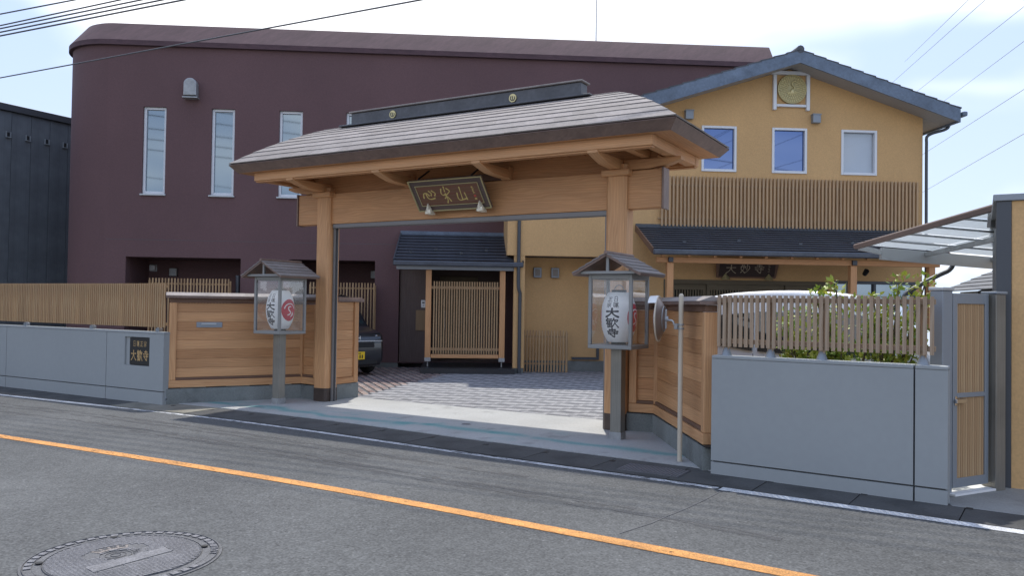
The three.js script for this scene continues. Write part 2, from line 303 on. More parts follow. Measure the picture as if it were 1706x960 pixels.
// concrete apron in front of the gate, with the greenish drainage stain
{
  const G2 = (x, z) => { const p = GATE.at(x, 0, z); return [p[0], p[2]]; };
  const pts = []; const ta = nearT(edge, -5.75), tb = nearT(edge, 1.42);
  for (let i = 0; i <= 24; i++) pts.push(offs(edge, ta + (tb - ta) * i / 24, .715));
  pts.push(G2(4.5, 2.0), G2(3.2, -.2), G2(2.62, -.65), G2(-2.62, -.65), G2(-3.3, -.1), G2(-4.5, 1.75));
  const s = new THREE.Shape(pts.map(([x, z]) => new THREE.Vector2(x, -z)));
  const g = new THREE.ExtrudeGeometry(s, { depth: .02, bevelEnabled: false }).rotateX(-Math.PI / 2);
  const p = g.attributes.position, uv = g.attributes.uv, a = GATE.rot, c = Math.cos(a), sn = Math.sin(a);
  for (let i = 0; i < p.count; i++) { const dx = p.getX(i) + .79, dz = p.getZ(i) + 11.69; uv.setXY(i, c * dx - sn * dz + 6, sn * dx + c * dz + 6); }
  const apronTex = tex(2048, 2048, (u, v) => {
    const x = u * 12 - 6, z = v * 12 - 6;
    const n = fbm(u, v, 24, 24, 5, 31), f = pnoise(u * 700, v * 700, 700, 700, 5), l = fbm(u, v, 7, 9, 4, 33), br = fbm(u, v, 60, 14, 3, 39);
    let s = .90 + (n - .5) * .09 + (f - .5) * .06 + (l - .5) * .07;
    const zc = 1.17 + (fbm(u, .3, 14, 1, 3, 35) - .5) * .42, w = .06 + .07 * fbm(u, .7, 26, 1, 2, 37);
    let k = Math.exp(-(((z - zc) / w) ** 2)) * sstep(.12, .55, n * .5 + br * .5) * .62;
    k += .3 * sstep(.60, .72, fbm(u, v, 34, 40, 3, 44)) * Math.exp(-(((z - 1.1) / .38) ** 2));
    const dk = sstep(.68, .82, fbm(u, v, 40, 30, 4, 47)) * .09; s -= dk;
    return [s * (1 - .50 * k), s * (1 - .15 * k), s * (1 - .14 * k)];
  }, true, 12);
  setting('concrete_apron', g, std(.47, .475, .46, .88, { map: apronTex, bumpMap: plasterBump, bumpScale: .001 }));
  const dc = thing('floor_drain', 'small round dark floor drain in the concrete apron', 'drain', GATE, [.73, .02, .81]);
  mesh('rim', new THREE.TorusGeometry(.062, .006, 6, 28).rotateX(Math.PI / 2).translate(0, .002, 0), M.galv, dc);
  mesh('lid', cyl(.06, .06, .005, 0, 0, 0, 28), M.ironDark, dc);
  // ribbed ramp plates in front of the side door
  const rb = tex(256, 256, (u, v) => g3(.5 + .5 * Math.sin((u + v) * 16 * Math.PI * 2)), false, .6);
  const ramp = setting('door_apron', flat([[3.60, -6.62], [7.2, -4.2], [7.2, -7.6], [4.4, -7.5], [3.74, -7.4]].map(q => q), .012), std(.42, .43, .43, .6, { map: concreteTex, bumpMap: rb, bumpScale: .012, metalness: .2 }));
  ramp.userData.label = 'ribbed grey ramp plate in front of the side door';
}
// paving of the forecourt: two-tone setts laid in diagonal bands
{
  const bed = setting('forecourt', flat([[-2.62, -.65], [12, -.65], [12, -14], [-9, -14], [-9, -.9], [-2.62, -.9]].map(([x, z]) => { const p = GATE.at(x, 0, z); return [p[0], p[2]]; }), .008), M.joint);
  const L = .198, Wd = .098, shape = new RoundedBoxGeometry(L, .03, Wd, 1, .004).translate(0, -.015, 0); metre(shape);
  const shapeB = metre(new THREE.BoxGeometry(.292, .03, .092).translate(0, -.015, 0));
  const pale = [std(.47, .47, .475, .85, { map: stoneTex }), std(.42, .42, .43, .85, { map: stoneTex })];
  const dark = [std(.20, .205, .22, .85, { map: stoneTex }), std(.235, .24, .255, .85, { map: stoneTex })];
  const brown = [std(.33, .235, .205, .85, { map: stoneTex }), std(.27, .19, .17, .85, { map: stoneTex }), std(.40, .31, .27, .85, { map: stoneTex })];
  const all = [], H0 = [-2.95, -19.87];
  // region limits: between gate and hall; brown strip left of a line from the gate post to the step
  const A = [-2.49, -13.84], B = [-1.82, -16.6];
  const brownSide = (x, z) => (B[0] - A[0]) * (z - A[1]) - (B[1] - A[1]) * (x - A[0]) < 0;
  for (let i = -60; i < 60; i++) for (let j = 0; j < 130; j++) {
    const gx = i * .2 + (j % 2) * .1, gz = -.70 - j * .1 - .02;
    const p = GATE.at(gx, 0, gz), x = p[0], z = p[2];
    const lz = Math.sin(4 * deg) * (x - H0[0]) + Math.cos(4 * deg) * (z - H0[1]);
    if (lz < .05 || x < -3.4 || x > 7.5 || z > -7.5 || gx > 9.5) continue;
    if (brownSide(x, z)) continue;
    const behindWing = x > -z * .13 || x < -z * .2;
    const q = ((i - j) % 4 + 4) % 4;
    all.push({ x, z, m: (q < 2 ? pale : dark)[rnd() < .5 ? 0 : 1], d: -z + (behindWing ? 50 : 0), g: shape, rot: GATE.rot });
  }
  // bricks run towards the hall in the brown strip
  const a2 = 14 * deg, c2 = Math.cos(a2), s2 = Math.sin(a2);
  for (let i = -20; i < 60; i++) for (let j = -30; j < 50; j++) {
    const lx = i * .3 + (j % 2) * .15, lzz = j * .1; const x = A[0] - .02 - lzz * c2 - lx * s2 * -1, z = A[1] + .3 - lx * c2 * 1 - lzz * s2;
    if (!brownSide(x - .05, z) || z > -13.35 || x > -1.4 || x < -5.5) continue;
    const lz = Math.sin(4 * deg) * (x - H0[0]) + Math.cos(4 * deg) * (z - H0[1]); if (lz < .05) continue;
        const gl = (-.5075) * (x + .79) + .8616 * (z + 11.69); if (gl > -.70) continue;
    all.push({ x, z, m: brown[rnd() * 3 | 0], d: -z + 3 + (x < -z * .2 ? 50 : 0), g: shapeB, rot: Math.PI / 2 + a2 });
  }
  all.sort((u, v) => u.d - v.d);
  const rest = new Map();
  all.forEach((s, k) => {
    const y = .021 + rr(-.0012, .0012);
    if (k < 300) { const o = mesh('sett', s.g, s.m, bed); o.position.set(s.x, y, s.z); o.rotation.y = s.rot; return; }
    const key = s.m.uuid + (s.g === shape); if (!rest.has(key)) rest.set(key, { m: s.m, g: s.g, l: [] }); rest.get(key).l.push([s.x, y, s.z, s.rot]);
  });
  const d = new THREE.Object3D();
  for (const { m, g, l } of rest.values()) {
    const im = new THREE.InstancedMesh(g, m, l.length); im.name = 'setts_beyond'; im.userData.kind = 'stuff';
    l.forEach(([x, y, z, r], i) => { d.position.set(x, y, z); d.rotation.set(0, r, 0); d.updateMatrix(); im.setMatrixAt(i, d.matrix); });
    bed.add(im);
  }
}

// ------------------------------------------------------------ maroon hall
{
  const t = thing('maroon_hall', 'two storey maroon rendered hall with a rounded corner and tall slit windows', 'building', HALL);
  const wins = [[-6.0, -5.46], [-4.39, -3.84], [-2.78, -2.22], [-1.17, -.6]], W0 = 4.13, W1 = 6.24;
  const holes = wins.map(([a, b]) => rect(a, b, W0, W1));
  holes.push(rect(-6.33, -3.63, .14, 2.61), rect(-2.47, -.41, .14, 2.61), rect(.18, 2.72, .14, 2.47));
  mesh('front_wall', metre(poly(rect(-6.84, 11, .13, 7.86), .28, holes).translate(0, 0, -.28)), M.maroon, t);
  const corner = new THREE.CylinderGeometry(1.3, 1.3, 7.73, 28, 1, true, -Math.PI / 2, Math.PI / 2).translate(-6.84, .13 + 7.73 / 2, -1.3);
  { const uv = corner.attributes.uv; for (let i = 0; i < uv.count; i++) uv.setXY(i, uv.getX(i) * 2.04, uv.getY(i) * 7.73); }
  mesh('rounded_corner', corner, M.maroon, t);
  mesh('side_wall', bx(-8.14, -7.89, .13, 7.86, -12, -1.3), M.maroon, t);
  mesh('back_wall', bx(-7.89, 11, .13, 7.86, -12, -11.75), M.maroon, t);
  mesh('east_wall', bx(10.75, 11, .13, 7.86, -11.75, -.28), M.maroon, t);
  for (const [a, b] of [[-6.84, -6.33], [-3.63, -2.47], [-.41, .18], [2.72, 11]]) mesh('foundation', bx(a, b, 0, .13, -.27, -.015), M.footing, t);
  // parapet capping: lip and inward sloping fascia following the rounded corner
  const ring = (off, y) => { const r = []; r.push([-8.14 - off, y, -12]); for (let i = 0; i <= 24; i++) { const a = (i / 24) * Math.PI / 2; r.push([-6.84 - Math.cos(a) * (1.3 + off), y, -1.3 + Math.sin(a) * (1.3 + off)]); } r.push([9.55, y, off]); return r; };
  const loft = rings => { const pos = [], idx = [], uv = [], n = rings[0].length; let len = 0; rings.forEach((r, k) => { len = 0; r.forEach((p, i) => { if (i) len += Math.hypot(p[0] - r[i - 1][0], p[2] - r[i - 1][2]); pos.push(...p); uv.push(len, k * .4); }); }); for (let k = 0; k < rings.length - 1; k++) for (let i = 0; i < n - 1; i++) { const a = k * n + i; idx.push(a, a + 1, a + n, a + 1, a + n + 1, a + n); } const g = new THREE.BufferGeometry(); g.setAttribute('position', new THREE.Float32BufferAttribute(pos, 3)); g.setAttribute('uv', new THREE.Float32BufferAttribute(uv, 2)); g.setIndex(idx); const f = g.toNonIndexed(); f.computeVertexNormals(); return g.computeVertexNormals(), g; };
  mesh('parapet_lip', loft([ring(.0, 7.70), ring(.09, 7.70)]), M.maroonMetal, t);
  mesh('parapet_lip', loft([ring(.09, 7.70), ring(.09, 7.82)]), M.maroonMetal, t);
  mesh('parapet_slope', loft([ring(.09, 7.82), ring(-.30, 8.33), ring(-.36, 8.36), ring(-.6, 8.36)]), M.maroonMetal, t);
  mesh('roof', bx(-6.9, 9.5, 8.2, 8.34, -11.5, -1.0), M.maroonMetal, t);
  // slit windows
  wins.forEach(([a, b]) => {
    const f = mesh('window', merge([rbx(a, a + .06, W0, W1, -.16, -.06, .006), rbx(b - .06, b, W0, W1, -.16, -.06, .006), rbx(a + .06, b - .06, W1 - .06, W1, -.16, -.06, .006), rbx(a + .06, b - .06, W0, W0 + .07, -.16, -.06, .006)]), M.whiteFrame, t);
    mesh('pane', bx(a + .06, b - .06, W0 + .07, W1 - .06, -.125, -.115), M.paleGlass, f);
    mesh('sill', rbx(a - .03, b + .03, W0 - .04, W0 - .002, -.12, .05, .008), M.alu, f);
    mesh('reveal', bx(a - .1, b + .1, W0 - .1, W1 + .1, -.30, -.285), M.joint, f);
  });
  { // vent hood on the upper wall
    const s = new THREE.Shape(); s.moveTo(-.15, 0); s.lineTo(.15, 0); s.lineTo(.15, .27); s.absarc(0, .27, .15, 0, Math.PI); s.lineTo(-.15, 0);
    const h = mesh('vent_hood', new THREE.ExtrudeGeometry(s, { depth: .17, bevelEnabled: true, bevelSize: .02, bevelThickness: .02, bevelSegments: 3, bevelOffset: -.02, curveSegments: 20 }).translate(-4.86, 6.50, .02), M.galv, t);
    mesh('vent_lip', rbx(-5.04, -4.68, 6.44, 6.475, .0, .2, .008), M.galv, h);
  }
  // recessed bays behind the openings
  const bay = (a, b, h, d) => merge([bx(a - .2, b + .2, 0, h + .2, -d - .1, -d), bx(a - .1, a, 0, h + .1, -d, -.285), bx(b, b + .1, 0, h + .1, -d, -.285), bx(a, b, h, h + .1, -d, -.285)]);
  mesh('bay_lining', bay(-6.33, -3.63, 2.61, 1.5), M.maroon, t);
  mesh('bay_lining', bay(-2.47, -.41, 2.61, 1.5), M.maroon, t);
  mesh('entrance_lining', bay(.18, 2.72, 2.47, 1.3), M.brownDoor, t);
  // wall joint line across the render
  for (const y of [3.02]) mesh('render_joint', bx(-6.8, 10.9, y, y + .008, .0005, .003), M.joint, t);
  const d = mesh('entrance_door', rbx(1.15, 2.15, .16, 2.3, -1.29, -1.22, .01, 'y'), M.khaki, t);
  mesh('handle', rbx(1.28, 1.31, .9, 1.4, -1.215, -1.18, .01), M.greyMetal, d);
  mesh('side_panel', rbx(.20, .86, .14, 2.45, -.14, -.08, .006, 'y'), M.brownDoor, t);
}
{ // small fittings on the hall
  const w = thing('wall_light', 'small pale square wall lamp in the wide maroon bay', 'wall lamp', HALL, [-6.22, 2.4, -1.49]);
  mesh('housing', rbx(-.07, .07, -.07, .07, 0, .1, .015), M.whiteFrame, w); mesh('backplate', rbx(-.09, .09, -.09, .09, -.008, .0, .004), M.alu, w);
  const v = thing('wall_vent', 'square grey vent cover in the wide maroon bay', 'vent', HALL, [-5.7, 2.30, -1.49]);
  const mk = o => { mesh('cover', rbx(-.095, .095, -.1, .1, 0, .09, .012), M.galv, o); for (let k = 0; k < 4; k++) mesh('louvre', bx(-.075, .075, -.075 + k * .042, -.06 + k * .042, .088, .098), M.greyMetal, o); };
  mk(v);
  copyOf(v, HALL, [-.56, 2.32, -1.49], 'square grey vent cover in the narrow maroon bay beside the entrance');
  const nb = thing('notice_board', 'plain tan notice board on the dark panel beside the entrance', 'notice board', HALL, [.73, .92, -.08]);
  mesh('board', rbx(-.13, .13, 0, .5, 0, .025, .005, 'y'), M.tan, nb);
  const ic = thing('intercom', 'white intercom unit on the dark entrance panel', 'intercom', HALL, [.78, 1.48, -.08]);
  mesh('body', rbx(-.055, .055, 0, .19, 0, .035, .012), M.white, ic); mesh('speaker', bx(-.03, .03, .11, .14, .035, .038), M.black, ic); mesh('button', cyl(.012, .012, .006, 0, 0, 0, 12).rotateX(Math.PI / 2).translate(0, .06, .036), M.greyMetal, ic);
  const an = thing('lightning_rod', 'thin grey mast standing on the maroon hall roof', 'mast', HALL, [5.32, 8.34, -2]);
  mesh('mast', cyl(.018, .012, 1.75, 0, 0, 0, 8), M.galv, an); mesh('base', rbx(-.09, .09, 0, .06, -.09, .09, .01), M.galv, an);
}
// free-standing slat screens: rails, posts, slats
function screen(name, label, fr, pos, w, y0, y1, pitch, sw, sd, mats, group, o = {}) {
  const t = thing(name, label, 'screen', fr, pos, group);
  const rails = o.rails || [y1 - .13, y0 + .12];
  for (const y of rails) mesh('rail', bx(0, w, y - .02, y + .02, -sd - .022, -sd - .002, 'x'), mats[0], t);
  for (const x of (o.posts || [.02, w - .02])) mesh('post', rbx(x - .025, x + .025, o.foot ?? 0, y1 - .05, -sd - .075, -sd - .024, .004, 'y'), o.postMat || mats[0], t);
  const n = Math.round(w / pitch), gs = mats.map((m, k) => metre(new THREE.BoxGeometry(sw, y1 - y0, sd).translate(0, (y0 + y1) / 2, -sd / 2), 'y', k * .7));
  for (let i = 0; i < n; i++) { const k = rnd() * mats.length | 0, s = mesh('slat', gs[k], mats[k], t); s.position.x = (i + .5) * w / n; }
  return t;
}
screen('slat_screen', 'tan upright slat screen standing in front of the wide maroon bay', HALL, [-5.69, 0, .3], 1.9, .35, 2.1, .073, .03, .03, M.slat);
screen('slat_screen', 'tan upright slat screen in front of the narrow maroon bay behind the black car', HALL, [-1.94, 0, .3], 1.58, .35, 2.06, .073, .03, .03, M.slat);
{ // dark storage cabinet behind the wide bay screen
  const c = thing('pipe_riser', 'dark vertical pipe beside the slat screen of the wide bay', 'pipe', HALL, [-3.72, 0, -.12]);
  mesh('pipe', cyl(.05, .05, 2.15, 0, 0, 0, 14), M.darkSteel, c); mesh('cap', cyl(.06, .06, .05, 0, 2.15, 0, 14), M.darkSteel, c);
}
// lean-to roof of lapped metal courses: from wall edge (z0, y0) to eave (z1, y1)
function leanTo(t, x0a, x1a, z0, y0, x0b, x1b, z1, y1, n, mat, edgeMat, sideWood) {
  const deck = mesh('roof', plate([x0b, y1 - .03, z1], [x1b, y1 - .03, z1], [x1a, y0 - .03, z0], [x0a, y0 - .03, z0], .06), M.woodDark, t);
  for (let i = 0; i < n; i++) {
    const f = i / n, g = (i + 1.06) / n, L = (a, b, s) => a + (b - a) * s;
    mesh('roof_sheet', plate([L(x0b, x0a, f), L(y1, y0, f) + .026, L(z1, z0, f)], [L(x1b, x1a, f), L(y1, y0, f) + .026, L(z1, z0, f)], [L(x1b, x1a, g), L(y1, y0, g) - .004, L(z1, z0, g)], [L(x0b, x0a, g), L(y1, y0, g) - .004, L(z1, z0, g)], .014), mat, deck);
  }
  for (const s of [0, 1]) mesh('verge', bar([s ? x1b + .012 : x0b - .012, y1 - .04, z1], [s ? x1a + .012 : x0a - .012, y0 - .04, z0], .03, .13), sideWood, deck);
  const m = 5; for (let k = 0; k < m; k++) { const f = .22 + (k % 2) * .12, x = x0b + (x1b - x0b) * (k + .6) / m; const z = z1 + (z0 - z1) * f, y = y1 + (y0 - y1) * f; mesh('snow_guard', merge([bx(x - .035, x + .035, y + .012, y + .06, z - .012, z + .012), bx(x - .035, x + .035, y + .008, y + .022, z - .07, z - .0125)]), M.darkSteel, deck); }
  mesh('gutter', rbx(x0b - .02, x1b + .02, y1 - .13, y1 - .012, z1 + .004, z1 + .10, .03), edgeMat, t);
  return deck;
}
{ // entrance porch of the hall
  const t = thing('entrance_porch', 'small dark lean-to porch with timber posts and slat screen at the hall entrance', 'porch', HALL, [.15, 0, 0]);
  const X = x => x - .15;
  leanTo(t, X(.22), X(2.84), .02, 3.30, X(.17), X(3.08), 1.55, 2.57, 9, M.darkRoof, M.darkRoof, M.darkSteel);
  mesh('flashing', rbx(X(.20), X(2.86), 3.24, 3.36, .005, .07, .01), M.steel, t);
  mesh('fascia', rbx(X(.22), X(3.0), 2.36, 2.46, 1.36, 1.52, .008), M.greyMetal, t);
  for (const x of [.95, 2.64]) {
    const p = mesh('post', rbx(X(x) - .065, X(x) + .065, .30, 2.40, 1.32, 1.45, .012, 'y', x), M.wood[0], t);
    mesh('shoe', rbx(X(x) - .069, X(x) + .069, .27, .36, 1.316, 1.454, .004), M.galv, p); mesh('pin', cyl(.016, .016, .14, X(x), .15, 1.385, 10), M.galv, p);
  }
  mesh('bottom_beam', rbx(X(1.02), X(2.57), .345, .43, 1.33, 1.43, .008), M.wood[1], t);
  mesh('rail', bx(X(1.015), X(2.575), 1.93, 1.99, 1.372, 1.39), M.slatGrey[1], t); mesh('rail', bx(X(1.015), X(2.575), .52, .58, 1.372, 1.39), M.slatGrey[1], t);
  const gs = M.slat.map((m, k) => metre(new THREE.BoxGeometry(.028, 1.66, .028), 'y', k));
  for (let i = 0; i < 26; i++) { const k = i % 3, s = mesh('slat', gs[k], M.slat[k], t); s.position.set(X(1.05) + (i + .5) * 1.50 / 26, 1.27, 1.405); }
  const st = mesh('step', bx(X(.80), X(2.92), .0, .13, .05, 1.80), M.blackTile, t);
  const tg = metre(new THREE.BoxGeometry(.295, .125, .012)), tt = metre(new THREE.BoxGeometry(.295, .012, .292));
  for (let i = 0; i < 7; i++) { const a = mesh('tile', tg, M.blackTile, st); a.position.set(X(.80) + .155 + i * .302, .0655, 1.807); for (let j = 0; j < 6; j++) { const b = mesh('tile', tt, M.blackTile, st); b.position.set(X(.80) + .155 + i * .302, .137, 1.66 - j * .3); } }
}

// ------------------------------------------------------------ ochre residence wing
const inkStrokes = {
  big: [[[8, 36], [92, 34]], [[50, 6], [48, 40], [32, 72], [6, 95]], [[50, 42], [66, 72], [95, 95]]],
  temple: [[[26, 17], [74, 16]], [[50, 3], [50, 34]], [[6, 36], [94, 34]], [[10, 56], [90, 55]], [[66, 42], [66, 92], [50, 85]], [[28, 66], [42, 79]]],
  joy: [[[18, 4], [7, 22]], [[13, 14], [48, 13]], [[22, 14], [20, 30]], [[38, 14], [36, 30]], [[6, 32], [50, 31]], [[19, 38], [7, 60]], [[16, 50], [16, 97]], [[17, 50], [50, 49]], [[33, 39], [33, 93]], [[17, 64], [48, 63]], [[17, 78], [48, 77]], [[16, 94], [52, 92]], [[66, 4], [55, 32]], [[62, 22], [93, 20], [85, 38]], [[74, 28], [71, 55], [50, 96]], [[73, 54], [97, 96]]],
  sun: [[[24, 8], [24, 94]], [[24, 9], [78, 8], [78, 94]], [[25, 50], [77, 49]], [[25, 91], [77, 90]]],
  lotus: [[[8, 14], [92, 13]], [[32, 3], [32, 24]], [[68, 3], [68, 24]], [[40, 32], [86, 31]], [[46, 40], [46, 63]], [[46, 41], [80, 40], [80, 62]], [[46, 51], [80, 51]], [[46, 62], [80, 62]], [[36, 73], [90, 72]], [[63, 26], [63, 85]], [[13, 31], [24, 40]], [[8, 54], [26, 53], [15, 80]], [[13, 80], [40, 92], [96, 95]]],
  true: [[[10, 13], [90, 12]], [[52, 13], [52, 90]], [[53, 49], [82, 48]], [[26, 43], [26, 90]], [[4, 91], [96, 90]]],
  sect: [[[50, 2], [50, 14]], [[12, 31], [13, 17], [88, 16], [82, 30]], [[30, 38], [70, 37]], [[12, 55], [88, 54]], [[50, 55], [50, 95], [38, 88]], [[31, 66], [14, 86]], [[68, 66], [86, 85]]],
  hill: [[[52, 6], [48, 86]], [[16, 44], [12, 80], [30, 92], [84, 84]], [[84, 46], [90, 90]]],
  heart: [[[6, 60], [14, 30], [34, 26], [46, 44]], [[30, 34], [34, 62], [52, 72], [78, 66]], [[54, 12], [66, 30], [60, 44]], [[74, 10], [92, 30], [84, 46]]],
  bloom: [[[20, 16], [10, 40], [24, 52], [44, 44]], [[46, 4], [44, 30]], [[66, 14], [84, 30], [60, 46], [40, 54]], [[44, 46], [48, 76], [38, 96]], [[30, 70], [52, 62], [70, 88]]],
  wonder: [[[20, 12], [8, 46]], [[6, 30], [44, 28]], [[34, 12], [30, 60], [8, 92]], [[10, 58], [44, 92]], [[68, 6], [64, 60]], [[52, 26], [46, 46]], [[82, 22], [92, 40]], [[90, 46], [70, 76], [44, 96]]],
};
function ink(ctx, key, x, y, w, h, wd) {                              // brush strokes, thick at the start and pressed at the end
  for (const s of inkStrokes[key]) {
    const pts = s.map(([a, b]) => new THREE.Vector2(x + a / 100 * w, y + b / 100 * h)), c = new THREE.SplineCurve(pts), n = 26;
    for (let i = 0; i <= n; i++) { const t = i / n, p = c.getPoint(t), r = wd / 2 * (.72 + .38 * Math.abs(1 - 2 * t) ** 1.5); ctx.beginPath(); ctx.arc(p.x, p.y, r, 0, 7); ctx.fill(); }
  }
}
function canvasTex(w, h, draw) { const c = document.createElement('canvas'); c.width = w; c.height = h; draw(c.getContext('2d')); const t = new THREE.CanvasTexture(c); t.colorSpace = THREE.SRGBColorSpace; t.magFilter = THREE.LinearFilter; return t; }
const faceUV = (w, h) => new THREE.PlaneGeometry(w, h);
{
  const X0 = 2.73, t = thing('ochre_house', 'ochre rendered gabled house with three upper windows and a slatted balcony band', 'building', HALL, [X0, 0, 1.56]);
  const X = x => x - X0, apex = [X(9.3), 7.22], k = .32, roofY = x => apex[1] - Math.abs(x - apex[0]) * k;
  const W = [[7.22, 8.05], [8.90, 9.74], [10.57, 11.44]], w0 = 4.76, w1 = 5.83;
  const holes = W.map(([a, b]) => rect(X(a), X(b), w0, w1));
  holes.push(rect(X(6.36), X(10.27), .16, 2.23), rect(X(10.42), X(12.40), .85, 2.26));
  mesh('front_wall', metre(poly([[X(5.3), .14], [X(12.57), .14], [X(12.57), roofY(X(12.57))], apex, [0, roofY(0)], [0, 2.72], [X(5.3), 2.72]], .2, holes).translate(0, 0, -.2)), M.yellow, t);
  mesh('side_wall', bx(X(12.37), X(12.57), .14, 6.1, -9, -.2), M.yellow, t);
  mesh('side_wall', bx(0, .2, 2.72, 5.05, -1.55, -.2), M.yellow, t);
  mesh('recess_wall', bx(.25, X(5.5), .27, 2.72, -.95, -.78), M.yellow, t);
  mesh('recess_side', bx(X(5.3), X(5.5), .14, 2.72, -.78, -.2), M.yellow, t);
  mesh('overhang_soffit', bx(.2, X(5.3), 2.74, 2.84, -1.55, -.2), M.soffit, t);
  mesh('corner_pier', rbx(X(2.89), X(3.14), .14, 2.72, -.22, -.01, .006), M.yellow, t);
  for (const b of [bx(.26, X(5.3), 0, .27, -.94, -.76), bx(X(5.32), X(12.56), 0, .14, -.19, -.012), bx(X(2.90), X(3.13), 0, .14, -.21, -.02)]) mesh('foundation', b, M.footing, t);
  // recess fittings
  mesh('pipe', merge([bx(X(4.35), X(5.0), .30, .36, -.775, -.715), bx(X(4.94), X(5.0), .36, .62, -.775, -.715)]), M.darkSteel, t);
  W.forEach(([a, b], i) => {
    a = X(a); b = X(b);
    const f = mesh('window', merge([rbx(a, a + .055, w0, w1, -.10, .025, .006), rbx(b - .055, b, w0, w1, -.10, .025, .006), rbx(a + .055, b - .055, w1 - .055, w1, -.10, .025, .006), rbx(a + .055, b - .055, w0, w0 + .06, -.10, .03, .006)]), M.whiteFrame, t);
    mesh('pane', bx(a + .055, b - .055, w0 + .06, w1 - .055, -.06, -.05), i < 2 ? M.mirrorGlass : M.glass, f);
    mesh('backing', bx(a - .05, b + .05, w0 - .05, w1 + .05, -.24, -.215), M.black, f);
    if (i === 2) mesh('roller_blind', bx(a + .06, b - .06, w0 + .07, w1 - .06, -.11, -.10), M.blind, f);
  });
  // slatted balcony band
  const band = mesh('slat_band', merge([bx(X(6.2), X(12.47), 4.40, 4.44, .012, .04), bx(X(6.2), X(12.47), 3.62, 3.66, .012, .04)]), M.slatGrey[0], t);
  const sg = M.slatGrey.map((m, i) => metre(new THREE.BoxGeometry(.042, 1.16, .05), 'y', i));
  for (let i = 0; i < 70; i++) { const q = rnd() < .5 ? 0 : 1, s = mesh('slat', sg[q], M.slatGrey[q], band); s.position.set(X(6.24) + (i + .5) * 6.2 / 70, 4.04, .07); }
  // gold crest in its white bracket frame
  const fr = mesh('crest_frame', merge([rbx(X(8.86), X(9.81), 7.075, 7.155, .0, .10, .01), rbx(X(8.90), X(8.98), 6.24, 7.073, .0, .08, .01), rbx(X(9.70), X(9.78), 6.24, 7.073, .0, .08, .01), rbx(X(8.982), X(9.698), 6.32, 6.38, .0, .07, .01)]), M.whiteFrame, t);
  const cx = X(9.355), cy = 6.74, disc = mesh('crest', cyl(.345, .345, .04, 0, 0, 0, 56).rotateX(Math.PI / 2).translate(cx, cy, .02), M.goldPaint, fr);
  const rel = [], petal = (r, a, l, w, h = .014) => { const s = new THREE.SphereGeometry(1, 8, 6).scale(w, l, h).translate(0, r, 0).rotateZ(a).translate(cx, cy, .062); rel.push(s); };
  for (let q = 0; q < 3; q++) { const n = 34 - q * 8; for (let i = 0; i < n; i++) { const a = (i + q * .5) / n * 6.283; if (q > 0 && Math.abs(Math.sin(a / 2)) < .18) continue; petal(.285 - q * .07, a, .042, .018); } }
  for (let i = 0; i < 7; i++) petal(.11, Math.PI + (i - 3) * .3, .05, .022, .02);
  rel.push(tube([[cx + .02, cy - .06, .065], [cx + .05, cy + .03, .075], [cx - .01, cy + .10, .08], [cx + .02, cy + .18, .08], [cx + .07, cy + .17, .075]], .017, 20, 8));
  rel.push(new THREE.SphereGeometry(1, 12, 8).scale(.055, .085, .03).translate(cx + .01, cy - .06, .062), new THREE.TorusGeometry(.335, .012, 6, 56).translate(cx, cy, .06));
  mesh('relief', merge(rel), M.gold, disc);
  // main roof: two slopes, verge boards, tile courses, soffit
  const ends = [X(2.1), X(13.1)], zf = .62, zb = -9.2;
  for (const e of ends) {
    const s = Math.sign(e - apex[0]), y = x => 7.36 - Math.abs(x - apex[0]) * k, sl = mesh('roof', metre(poly([[apex[0], 7.36], [e, y(e)], [e, y(e) + .10], [apex[0], 7.46]], zf - zb - .02).translate(0, 0, zb)), M.tileGrey, t);
    mesh('verge_board', metre(poly([[apex[0], 7.19], [e, y(e) - .20], [e, y(e) + .11], [apex[0], 7.49]], .035).translate(0, 0, zf - .02), 'x'), M.steel, sl);
    mesh('soffit', metre(poly([[apex[0], 7.225], [e, y(e) - .155], [e, y(e) - .12], [apex[0], 7.26]], zf - .025).translate(0, 0, .002)), M.soffit, sl);
    mesh('eave_board', bx(e - .03, e + .03, y(e) - .19, y(e) + .08, zb, zf - .03), M.steel, sl);
    if (s > 0) mesh('side_soffit', metre(poly([[X(12.575), y(X(12.575)) - .155], [e - .03, y(e) - .145], [e - .03, y(e) - .11], [X(12.575), y(X(12.575)) - .12]], 9).translate(0, 0, -9.002)), M.soffit, sl);
    const n = Math.round(Math.abs(e - apex[0]) / .30);
    for (let i = 0; i < n; i++) { const xa = apex[0] + s * (i + .0) * Math.abs(e - apex[0]) / n, xb = apex[0] + s * (i + 1.08) * Math.abs(e - apex[0]) / n; mesh('tile_course', metre(poly([[xa, y(xa) + .105], [xb, y(xb) + .125], [xb, y(xb) + .155], [xa, y(xa) + .13]], zf - zb + .02).translate(0, 0, zb)), M.tileGrey, sl); }
  }
  mesh('ridge_cap', metre(new THREE.CylinderGeometry(.09, .09, zf - zb + .04, 10).rotateX(Math.PI / 2).translate(apex[0], 7.50, (zf + zb) / 2)), M.tileGrey, t);
  { // eave gutter and downpipe on the right-hand corner
    const e = X(13.1), ye = 7.36 - (e - apex[0]) * k;
    const g = mesh('gutter', rbx(e + .032, e + .15, ye - .06, ye + .05, zb, zf + .06, .03), M.steel, t);
    mesh('downpipe', merge([tube([[e + .06, ye - .05, .1], [e + .05, ye - .19, .1], [e - .02, ye - .25, .09], [X(12.72), ye - .37, .08], [X(12.63), ye - .44, .07], [X(12.63), ye - .6, .06], [X(12.63), 3.6, .06]], .035, 50, 10), cyl(.035, .035, 3.5, X(12.63), .1, .06, 10)]), M.darkSteel, g);
